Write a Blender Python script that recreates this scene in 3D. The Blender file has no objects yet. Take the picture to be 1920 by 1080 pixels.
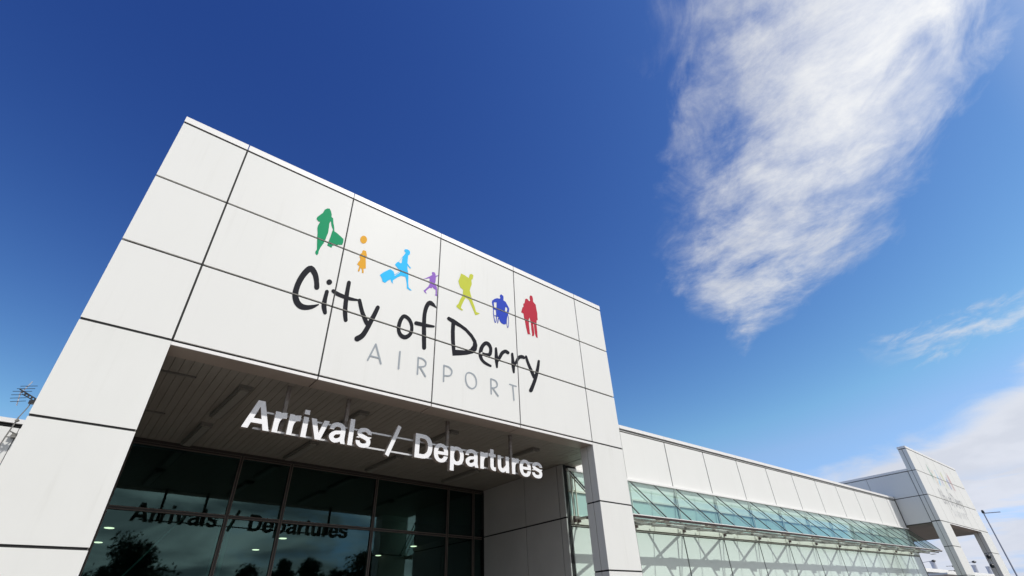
import bpy, bmesh, math, random
from math import sin, cos, radians as RAD, pi
from mathutils import Vector, Matrix
random.seed(7)
sc = bpy.context.scene
COL = sc.collection

# ---------------------------------------------------------------- camera
yaw, pit, roll = RAD(40.5546), RAD(34.4740), RAD(-2.5921)
F = Vector((sin(yaw)*cos(pit), cos(yaw)*cos(pit), sin(pit)))
R0 = Vector((cos(yaw), -sin(yaw), 0)); U0 = R0.cross(F)
RR = R0*cos(roll) + U0*sin(roll); UU = U0*cos(roll) - R0*sin(roll)
cam = bpy.data.cameras.new('camera'); camo = bpy.data.objects.new('camera', cam); COL.objects.link(camo)
m = Matrix.Identity(4)
for i in range(3):
    m[i][0], m[i][1], m[i][2] = RR[i], UU[i], -F[i]
m.translation = (0, 0, 1.6)
camo.matrix_world = m
cam.lens = 17.3776; cam.sensor_width = 36; cam.sensor_fit = 'HORIZONTAL'
cam.clip_start = .05; cam.clip_end = 3000
sc.camera = camo

# ---------------------------------------------------------------- light
SUN_EL, SUN_AZ = RAD(52.0), RAD(149.0)          # azimuth clockwise from +y
SD = Vector((sin(SUN_AZ)*cos(SUN_EL), cos(SUN_AZ)*cos(SUN_EL), sin(SUN_EL)))
sun = bpy.data.lights.new('sun', 'SUN'); sun.energy = 3.75; sun.angle = RAD(.5); sun.color = (1, .975, .93)
suno = bpy.data.objects.new('sun', sun); COL.objects.link(suno)
suno.rotation_euler = (-SD).to_track_quat('-Z', 'Y').to_euler()
sc.view_settings.view_transform = 'Standard'; sc.view_settings.look = 'None'
sc.view_settings.gamma = 1; sc.view_settings.exposure = .0

# ---------------------------------------------------------------- node helper
class NT:
    def __init__(s, tree): s.t = tree; tree.nodes.clear()
    def n(s, typ, **kw):
        o = s.t.nodes.new(typ)
        for k, v in kw.items():
            if k.startswith('_'): setattr(o, k[1:], v)
        return o
    def link(s, a, b): s.t.links.new(a, b)
    def put(s, sock, v):
        if isinstance(v, bpy.types.NodeSocket): s.link(v, sock)
        else: sock.default_value = v
    def math(s, op, a, b=0.0, c=0.0, clamp=False):
        o = s.n('ShaderNodeMath'); o.operation = op; o.use_clamp = clamp
        for i, v in enumerate((a, b, c)): s.put(o.inputs[i], v)
        return o.outputs[0]
    def vdot(s, a, b):
        o = s.n('ShaderNodeVectorMath'); o.operation = 'DOT_PRODUCT'; s.put(o.inputs[0], a); s.put(o.inputs[1], b)
        return o.outputs['Value']
    def vmul(s, a, b):
        o = s.n('ShaderNodeVectorMath'); o.operation = 'MULTIPLY'; s.put(o.inputs[0], a); s.put(o.inputs[1], b)
        return o.outputs[0]
    def vadd(s, a, b):
        o = s.n('ShaderNodeVectorMath'); o.operation = 'ADD'; s.put(o.inputs[0], a); s.put(o.inputs[1], b)
        return o.outputs[0]
    def comb(s, x, y, z):
        o = s.n('ShaderNodeCombineXYZ')
        for i, v in enumerate((x, y, z)): s.put(o.inputs[i], v)
        return o.outputs[0]
    def noise(s, vec, scale, detail=6, rough=.55, dist=0.0):
        o = s.n('ShaderNodeTexNoise'); s.link(vec, o.inputs['Vector'])
        o.inputs['Scale'].default_value = scale; o.inputs['Detail'].default_value = detail
        o.inputs['Roughness'].default_value = rough; o.inputs['Distortion'].default_value = dist
        return o.outputs['Fac']
    def step(s, v, lo, hi):
        o = s.n('ShaderNodeMapRange'); o.interpolation_type = 'SMOOTHSTEP'; o.clamp = True
        s.put(o.inputs['Value'], v); s.put(o.inputs['From Min'], lo); s.put(o.inputs['From Max'], hi)
        return o.outputs['Result']
    def mix(s, f, a, b):
        o = s.n('ShaderNodeMix'); o.data_type = 'RGBA'
        s.put(o.inputs[0], f); s.put(o.inputs[6], a); s.put(o.inputs[7], b)
        return o.outputs[2]

# ---------------------------------------------------------------- sky and clouds
world = bpy.data.worlds.new('World'); sc.world = world; world.use_nodes = True
w = NT(world.node_tree)
tc = w.n('ShaderNodeTexCoord'); D = tc.outputs['Generated']
sep = w.n('ShaderNodeSeparateXYZ'); w.link(D, sep.inputs[0]); dx, dy, dz = sep.outputs
sky = w.n('ShaderNodeTexSky'); sky.sky_type = 'NISHITA'; sky.sun_disc = False
sky.sun_elevation = SUN_EL; sky.sun_rotation = SUN_AZ
sky.altitude = 0; sky.air_density = 1.0; sky.dust_density = .25; sky.ozone_density = 3.0
# deep polarised blue: per-channel contrast on the physical sky
sr = w.n('ShaderNodeSeparateColor'); w.link(sky.outputs[0], sr.inputs[0])
def grade(ch, gain, p): return w.math('MULTIPLY', w.math('POWER', w.math('MULTIPLY', sr.outputs[ch], .08), p), gain)
sg = w.n('ShaderNodeCombineColor')
gb = grade(2, 26.8, 1.38)
w.link(w.math('MINIMUM', grade(0, 222.0, 2.42), w.math('MULTIPLY', gb, .34)), sg.inputs[0])
w.link(w.math('MINIMUM', grade(1, 98.8, 2.16), w.math('MULTIPLY', gb, .59)), sg.inputs[1]); w.link(gb, sg.inputs[2])
bg = w.n('ShaderNodeBackground'); w.link(sg.outputs[0], bg.inputs[0]); bg.inputs[1].default_value = .1
# cloud deck: coordinates on a flat layer overhead
zc = w.math('MAXIMUM', dz, .015)
px = w.math('DIVIDE', dx, zc); py = w.math('DIVIDE', dy, zc)
P = w.comb(px, py, 0.0)
along = w.math('ADD', w.math('MULTIPLY', px, .807), w.math('MULTIPLY', py, .590))
acr = w.math('ADD', w.math('MULTIPLY', px, -.590), w.math('MULTIPLY', py, .807))
Q = w.comb(along, acr, 0.0)
# streak
half = w.math('MINIMUM', .275, w.math('MULTIPLY', w.math('SUBTRACT', 2.09, along), .58))
cen = w.math('ABSOLUTE', w.math('ADD', acr, .555))
edge = w.noise(w.vmul(Q, (1.0, 1.6, 1)), 4.2, 9, .62, .5)
edget = w.math('MULTIPLY', w.math('SUBTRACT', edge, .5), .42)
body = w.step(w.math('ADD', w.math('SUBTRACT', half, cen), edget), -.10, .15)
R = w.n('ShaderNodeMapping'); R.inputs['Rotation'].default_value = (0, 0, RAD(-62)); w.link(Q, R.inputs['Vector'])
fib = w.noise(w.vmul(R.outputs[0], (1.5, 2.0, 1)), 2.6, 12, .68, .25)
puff = w.noise(Q, 3.4, 12, .64, .25)
tex = w.step(w.math('ADD', w.math('MULTIPLY', fib, .62), w.math('MULTIPLY', puff, .5)), .36, .74)
core = w.math('MULTIPLY', w.step(acr, -.30, -.68), w.step(along, 1.75, .55))
streak = w.math('MULTIPLY', body, w.math('ADD', w.math('MULTIPLY', tex, w.math('SUBTRACT', .92, w.math('MULTIPLY', core, .5))), w.math('MULTIPLY', core, .62)), clamp=True)
# small wisps
wd = w.math('ABSOLUTE', w.math('SUBTRACT', px, w.math('ADD', 2.78, w.math('MULTIPLY', w.math('SUBTRACT', edge, .5), .9))))
wl = w.math('MULTIPLY', w.step(py, .62, .25), w.step(py, -.9, -.3))
wisp = w.math('MULTIPLY', w.math('MULTIPLY', w.step(wd, .24, .0), wl), w.math('MULTIPLY', tex, .8))
# low bank on the right
D2 = w.vmul(D, (1, 1, 3.2))
bn = w.noise(D2, 5.5, 9, .55, .35)
bv = w.math('SUBTRACT', w.math('ADD', .210, w.math('MULTIPLY', w.math('SUBTRACT', .215, dy), .32)), dz)
bv = w.math('ADD', bv, w.math('MULTIPLY', w.math('SUBTRACT', bn, .5), .13))
gap = w.step(w.noise(w.vmul(D, (1, 1, 6)), 6.0, 7, .55, .2), .30, .50)
gap = w.math('MAXIMUM', gap, w.step(dz, .10, .17))
bank = w.math('MULTIPLY', w.math('MULTIPLY', w.step(bv, -.02, .025), w.step(dx, .2, .6)), w.math('MULTIPLY', w.math('ADD', .25, w.math('MULTIPLY', gap, .75)), .92))
# broken cloud behind the viewer
rn = w.noise(w.vmul(D, (1, 1, 2.2)), 3.2, 9, .56, .4)
rmask = w.step(dy, -.1, -.45)
rear = w.math('MULTIPLY', w.step(rn, .30, .46), rmask)
dens = w.math('MAXIMUM', w.math('MAXIMUM', streak, wisp), w.math('MAXIMUM', bank, rear), clamp=True)
shade = w.noise(D2, 9.0, 6, .55)
ccol = w.mix(w.step(dz, .08, .45), (.88, .90, .98, 1), (.89, .91, .94, 1))
ccol = w.mix(w.math('MULTIPLY', w.step(shade, .40, .62), .24), ccol, (.54, .58, .68, 1))
ccol = w.mix(core, ccol, (1.12, 1.13, 1.14, 1))
rs = w.step(w.noise(w.vmul(D, (1, 1, 3.0)), 5.0, 8, .55, .6), .34, .66)
ccol = w.mix(rmask, ccol, w.mix(rs, (.34, .38, .44, 1), (1.55, 1.60, 1.66, 1)))
cb = w.n('ShaderNodeBackground'); w.link(ccol, cb.inputs[0]); cb.inputs[1].default_value = .86
mx = w.n('ShaderNodeMixShader'); w.link(dens, mx.inputs[0]); w.link(bg.outputs[0], mx.inputs[1]); w.link(cb.outputs[0], mx.inputs[2])
wo = w.n('ShaderNodeOutputWorld'); w.link(mx.outputs[0], wo.inputs[0])

# ---------------------------------------------------------------- materials
def pbr(name, col, rough=.5, metal=0.0, var=0.0, vscale=3.0, bump=0.0, bscale=1.0, spec=.5, vcol=None, stretch=(1, 1, 1), coat=0.0, streak=0.0):
    mt = bpy.data.materials.new(name); mt.use_nodes = True; t = NT(mt.node_tree)
    b = t.n('ShaderNodeBsdfPrincipled'); o = t.n('ShaderNodeOutputMaterial'); t.link(b.outputs[0], o.inputs[0])
    b.inputs['Base Color'].default_value = (*col, 1); b.inputs['Roughness'].default_value = rough
    b.inputs['Metallic'].default_value = metal; b.inputs['Specular IOR Level'].default_value = spec
    b.inputs['Coat Weight'].default_value = coat
    if var or bump:
        c = t.n('ShaderNodeTexCoord'); mp = t.vmul(c.outputs['Object'], stretch)
        if var:
            nz = t.noise(mp, vscale, 7, .62)
            f = t.math('MULTIPLY', t.step(nz, .35, .7), var)
            cc = t.mix(f, (*col, 1), (*(vcol or tuple(x*.5 for x in col)), 1))
            if streak:                                           # faint rain runs down the face
                sk = t.noise(t.vmul(c.outputs['Object'], (5.5, 5.5, .22)), 2.0, 6, .6)
                pt = t.noise(c.outputs['Object'], .9, 3, .5)
                k = t.math('MULTIPLY', t.math('MULTIPLY', t.step(sk, .50, .78), t.step(pt, .38, .68)), streak)
                cc = t.mix(k, cc, (.46, .44, .39, 1))
            t.link(cc, b.inputs['Base Color'])
            t.link(t.math('ADD', rough-.04, t.math('MULTIPLY', nz, .1)), b.inputs['Roughness'])
        if bump:
            bp = t.n('ShaderNodeBump'); bp.inputs['Strength'].default_value = bump; bp.inputs['Distance'].default_value = .02
            t.link(t.noise(c.outputs['Object'], bscale, 3, .5), bp.inputs['Height']); t.link(bp.outputs[0], b.inputs['Normal'])
    return mt
def glass(name, tint, refl, base=.04):
    mt = bpy.data.materials.new(name); mt.use_nodes = True; t = NT(mt.node_tree)
    tr = t.n('ShaderNodeBsdfTransparent'); tr.inputs[0].default_value = (*tint, 1)
    gl = t.n('ShaderNodeBsdfGlossy'); gl.inputs['Color'].default_value = (*refl, 1); gl.inputs['Roughness'].default_value = .02
    lw = t.n('ShaderNodeFresnel'); lw.inputs['IOR'].default_value = 1.55
    c = t.n('ShaderNodeTexCoord'); bp = t.n('ShaderNodeBump'); bp.inputs['Strength'].default_value = .05; bp.inputs['Distance'].default_value = .02
    t.link(t.noise(c.outputs['Object'], .7, 2, .5), bp.inputs['Height']); t.link(bp.outputs[0], gl.inputs['Normal'])
    geo = t.n('ShaderNodeNewGeometry')
    f = t.math('ADD', t.math('MULTIPLY', lw.outputs[0], 1.0), base, clamp=True)
    f = t.math('MULTIPLY', f, t.math('SUBTRACT', 1.0, geo.outputs['Backfacing']))
    mx = t.n('ShaderNodeMixShader'); t.link(f, mx.inputs[0]); t.link(tr.outputs[0], mx.inputs[1]); t.link(gl.outputs[0], mx.inputs[2])
    o = t.n('ShaderNodeOutputMaterial'); t.link(mx.outputs[0], o.inputs[0])
    return mt
def emit(name, col, s):
    mt = bpy.data.materials.new(name); mt.use_nodes = True; t = NT(mt.node_tree)
    e = t.n('ShaderNodeEmission'); e.inputs[0].default_value = (*col, 1); e.inputs[1].default_value = s
    o = t.n('ShaderNodeOutputMaterial'); t.link(e.outputs[0], o.inputs[0]); return mt
M = dict(
    panel=pbr('white_cladding', (.765, .758, .73), .5, spec=.16, var=.16, vscale=.55, vcol=(.68, .67, .645), bump=.08, bscale=.55, stretch=(1, 1, .45), streak=.11),
    legpanel=pbr('white_cladding_weathered', (.76, .755, .725), .5, spec=.2, var=.28, vscale=.8, vcol=(.65, .645, .61), bump=.10, bscale=.6, stretch=(1, 1, .5), streak=.20),
    coping=pbr('white_coping', (.80, .78, .76), .45),
    lip=pbr('soffit_panel', (.47, .40, .34), .5, var=.3, vscale=2, vcol=(.38, .31, .26)),  # white panel; brown bounce and underside shade put into the colour
    joint=pbr('joint_gasket', (.010, .010, .010), .7),
    sealant=pbr('grey_sealant', (.045, .043, .04), .6),
    slat=pbr('ceiling_slat', (.38, .355, .31), .55, var=.35, vscale=1.6, vcol=(.24, .21, .17), stretch=(6, .6, 1)),
    fitting=pbr('light_fitting', (.20, .19, .17), .5), lens=pbr('light_lens', (.36, .34, .30), .3),
    shadepanel=pbr('grey_shaded_cladding', (.56, .55, .53), .4, var=.2, vscale=.8),  # white wall panels with their shade put into the colour; grey coping trim
    letter=pbr('brushed_letter_metal', (.87, .86, .87), .42, metal=.0, spec=.7, var=.06, vscale=9),
    letterside=pbr('letter_return', (.42, .36, .31), .5),
    rail=pbr('sign_rail', (.62, .61, .61), .4, metal=.4), rod=pbr('sign_hanger', (.25, .23, .21), .5, var=.6, vscale=14, vcol=(.12, .06, .035)),
    frame=pbr('glazing_frame', (.045, .038, .034), .4), frameedge=pbr('glazing_bead', (.20, .16, .14), .4),
    eglass=glass('tinted_glass', (.36, .54, .51), (.50, .84, .79), .035),
    cglass=glass('canopy_glass', (.80, .92, .89), (.78, .92, .90), .0),
    green=pbr('pale_green_panel', (.72, .77, .71), .22, var=.10, vscale=.5, vcol=(.66, .73, .68), bump=.05, bscale=.5, coat=.2),
    teal=pbr('clerestory_panel', (.42, .57, .53), .2, var=.2, vscale=.8, vcol=(.34, .50, .50)),
    cream=pbr('cream_steel', (.72, .71, .62), .4), steel=pbr('grey_steel', (.28, .27, .25), .45, var=.4, vscale=8, vcol=(.10, .08, .06)),
    darkbar=pbr('dark_glazing_bar', (.06, .055, .055), .4), redbar=pbr('eave_bar', (.12, .075, .07), .45),
    dark=pbr('black_vinyl', (.022, .022, .027), .25, spec=.06), grey=pbr('silver_vinyl', (.34, .37, .40), .35, spec=.06),
    green_v=pbr('green_vinyl', (.004, .28, .12), .5, spec=.06), orange=pbr('orange_vinyl', (.74, .37, .03), .5, spec=.06), cyan=pbr('cyan_vinyl', (.03, .50, .92), .5, spec=.06),
    purple=pbr('purple_vinyl', (.28, .13, .52), .5, spec=.06), lime=pbr('lime_vinyl', (.53, .56, .06), .5, spec=.06), blue=pbr('blue_vinyl', (.03, .065, .46), .5, spec=.06), red=pbr('red_vinyl', (.46, .03, .055), .5, spec=.06),
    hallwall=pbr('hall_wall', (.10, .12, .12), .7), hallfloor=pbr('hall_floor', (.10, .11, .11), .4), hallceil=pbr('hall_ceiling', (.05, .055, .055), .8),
    tealsteel=pbr('painted_steel', (.55, .72, .68), .5), lamp=emit('lit_downlight', (1, .62, .46), 6.5),
    asphalt=pbr('asphalt', (.055, .055, .058), .85, var=.5, vscale=40, vcol=(.09, .09, .09)),
    paving=pbr('block_paving', (.135, .113, .097), .8, var=.5, vscale=12, vcol=(.09, .075, .065)),
    grass=pbr('grass', (.05, .085, .03), .9, var=.6, vscale=5, vcol=(.08, .09, .03)),
    kerb=pbr('kerb_stone', (.35, .34, .32), .8), paint=pbr('road_paint', (.75, .75, .72), .7),
    alu=pbr('aluminium', (.62, .62, .64), .35, metal=.8), black=pbr('black_plastic', (.02, .02, .022), .4), galv=pbr('galvanised_steel', (.30, .32, .36), .5, metal=.3),
    dome=pbr('smoked_dome', (.03, .05, .06), .08), roof=pbr('roof_sheet', (.32, .33, .34), .6),
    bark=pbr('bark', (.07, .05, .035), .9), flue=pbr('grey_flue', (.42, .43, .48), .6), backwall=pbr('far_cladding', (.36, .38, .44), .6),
)
for n_ in ('green_v', 'orange', 'cyan', 'purple', 'lime', 'blue', 'red', 'dark', 'grey'):   # far logo: pale grazing sheen mixed into the vinyl colours
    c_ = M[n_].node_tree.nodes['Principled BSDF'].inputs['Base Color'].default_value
    M['sheen_'+n_] = pbr('sheen_'+M[n_].name, tuple(.45*a_+.55*.68 for a_ in c_[:3]), .5, spec=.3)
M['leaf'] = pbr('leaf', (.035, .06, .02), .6, var=.7, vscale=1.2, vcol=(.055, .075, .02))
LM = dict(dark='dark', grey='grey', green='green_v', orange='orange', cyan='cyan', purple='purple', lime='lime', blue='blue', red='red')

# ---------------------------------------------------------------- mesh builder
class MB:
    def __init__(s): s.v = []; s.f = []; s.mi = []; s.cur = 0
    def quad(s, *p):
        k = len(s.v); s.v += [tuple(q) for q in p]; s.f.append(tuple(range(k, k+len(p)))); s.mi.append(s.cur)
    def box(s, x0, x1, y0, y1, z0, z1):
        k = len(s.v)
        s.v += [(x, y, z) for z in (z0, z1) for y in (y0, y1) for x in (x0, x1)]
        for f in ((0, 2, 3, 1), (4, 5, 7, 6), (0, 1, 5, 4), (2, 6, 7, 3), (0, 4, 6, 2), (1, 3, 7, 5)):
            s.f.append(tuple(k+i for i in f)); s.mi.append(s.cur)
    def tube(s, a, b, r, n=10, r2=None):
        a, b = Vector(a), Vector(b); d = (b-a).normalized()
        u = d.orthogonal().normalized(); v = d.cross(u); k = len(s.v); r2 = r if r2 is None else r2
        for c, q in ((a, r), (b, r2)):
            for i in range(n):
                t = 2*pi*i/n; s.v.append(tuple(c+(u*cos(t)+v*sin(t))*q))
        for i in range(n):
            j = (i+1) % n; s.f.append((k+i, k+j, k+n+j, k+n+i)); s.mi.append(s.cur)
        s.f.append(tuple(k+n-1-i for i in range(n))); s.f.append(tuple(k+n+i for i in range(n))); s.mi += [s.cur, s.cur]
    def bar(s, a, b, wdt, hgt, up=(0, 0, 1)):
        a, b = Vector(a), Vector(b); d = (b-a).normalized(); x = d.cross(Vector(up)).normalized()*wdt/2; z = x.cross(d).normalized()*hgt/2
        k = len(s.v)
        for c in (a, b):
            for q in (-x-z, x-z, x+z, -x+z): s.v.append(tuple(c+q))
        for f in ((0, 1, 2, 3), (7, 6, 5, 4), (0, 4, 5, 1), (1, 5, 6, 2), (2, 6, 7, 3), (3, 7, 4, 0)):
            s.f.append(tuple(k+i for i in f)); s.mi.append(s.cur)
    def lathe(s, c, prof, n=20, axis='z'):
        k = len(s.v)
        for r, h in prof:
            for i in range(n):
                t = 2*pi*i/n; q = (r*cos(t), r*sin(t), h) if axis == 'z' else (h, r*cos(t), r*sin(t))
                s.v.append((c[0]+q[0], c[1]+q[1], c[2]+q[2]))
        for a in range(len(prof)-1):
            for i in range(n):
                j = (i+1) % n; s.f.append((k+a*n+i, k+a*n+j, k+a*n+n+j, k+a*n+n+i)); s.mi.append(s.cur)
    def build(s, name, mats, parent=None, smooth=False, loc=None):
        me = bpy.data.meshes.new(name); me.from_pydata(s.v, [], s.f)
        mats = mats if isinstance(mats, (list, tuple)) else [mats]
        for q in mats: me.materials.append(M[q] if isinstance(q, str) else q)
        me.polygons.foreach_set('material_index', s.mi)
        if smooth: me.polygons.foreach_set('use_smooth', [True]*len(s.f))
        bm = bmesh.new(); bm.from_mesh(me); bmesh.ops.recalc_face_normals(bm, faces=bm.faces); bm.to_mesh(me); bm.free()
        return link(name, me, parent, loc)
def link(name, me, parent=None, loc=None):
    o = bpy.data.objects.new(name, me); COL.objects.link(o)
    if parent: o.parent = parent
    if parent and parent.type == 'EMPTY': o.location = -parent.location      # parts are modelled in world coordinates
    if loc: o.location = loc
    return o
def tag(o, label, cat, group=None):
    o['label'] = label; o['category'] = cat
    if group: o['group'] = group
    return o
def thing(name, label, cat, loc=(0, 0, 0), group=None):
    o = bpy.data.objects.new(name, None); COL.objects.link(o); o.location = loc; o.empty_display_size = .3
    return tag(o, label, cat, group)
def B(*a):
    q = MB(); q.box(*a); return q
def struct(o): o['kind'] = 'structure'; return o
def copy_tree(o, parent=None):
    c = o.copy(); COL.objects.link(c)
    if parent: c.parent = parent
    for ch in list(o.children): copy_tree(ch, c)
    return c
def fill_shape(layers, fx, fz, y):
    """flat cut vinyl: each layer is a ring with optional holes, set a little in front of the last"""
    vs = []; fs = []
    for k, rings in enumerate(layers):
        cu = bpy.data.curves.new('t', 'CURVE'); cu.dimensions = '2D'; cu.fill_mode = 'BOTH'
        for ring in rings:
            sp = cu.splines.new('POLY'); sp.points.add(len(ring)-1); sp.use_cyclic_u = True
            for i, (a, b) in enumerate(ring): sp.points[i].co = (a, b, 0, 1)
        ob = bpy.data.objects.new('t', cu); me = ob.to_mesh()
        n = len(vs); vs += [(fx(v.co.x), y-.0015*k, fz(v.co.y)) for v in me.vertices]
        for p in me.polygons:
            q = [n+i for i in p.vertices]
            fs.append(q)
        ob.to_mesh_clear(); bpy.data.objects.remove(ob); bpy.data.curves.remove(cu)
    return vs, fs
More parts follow.
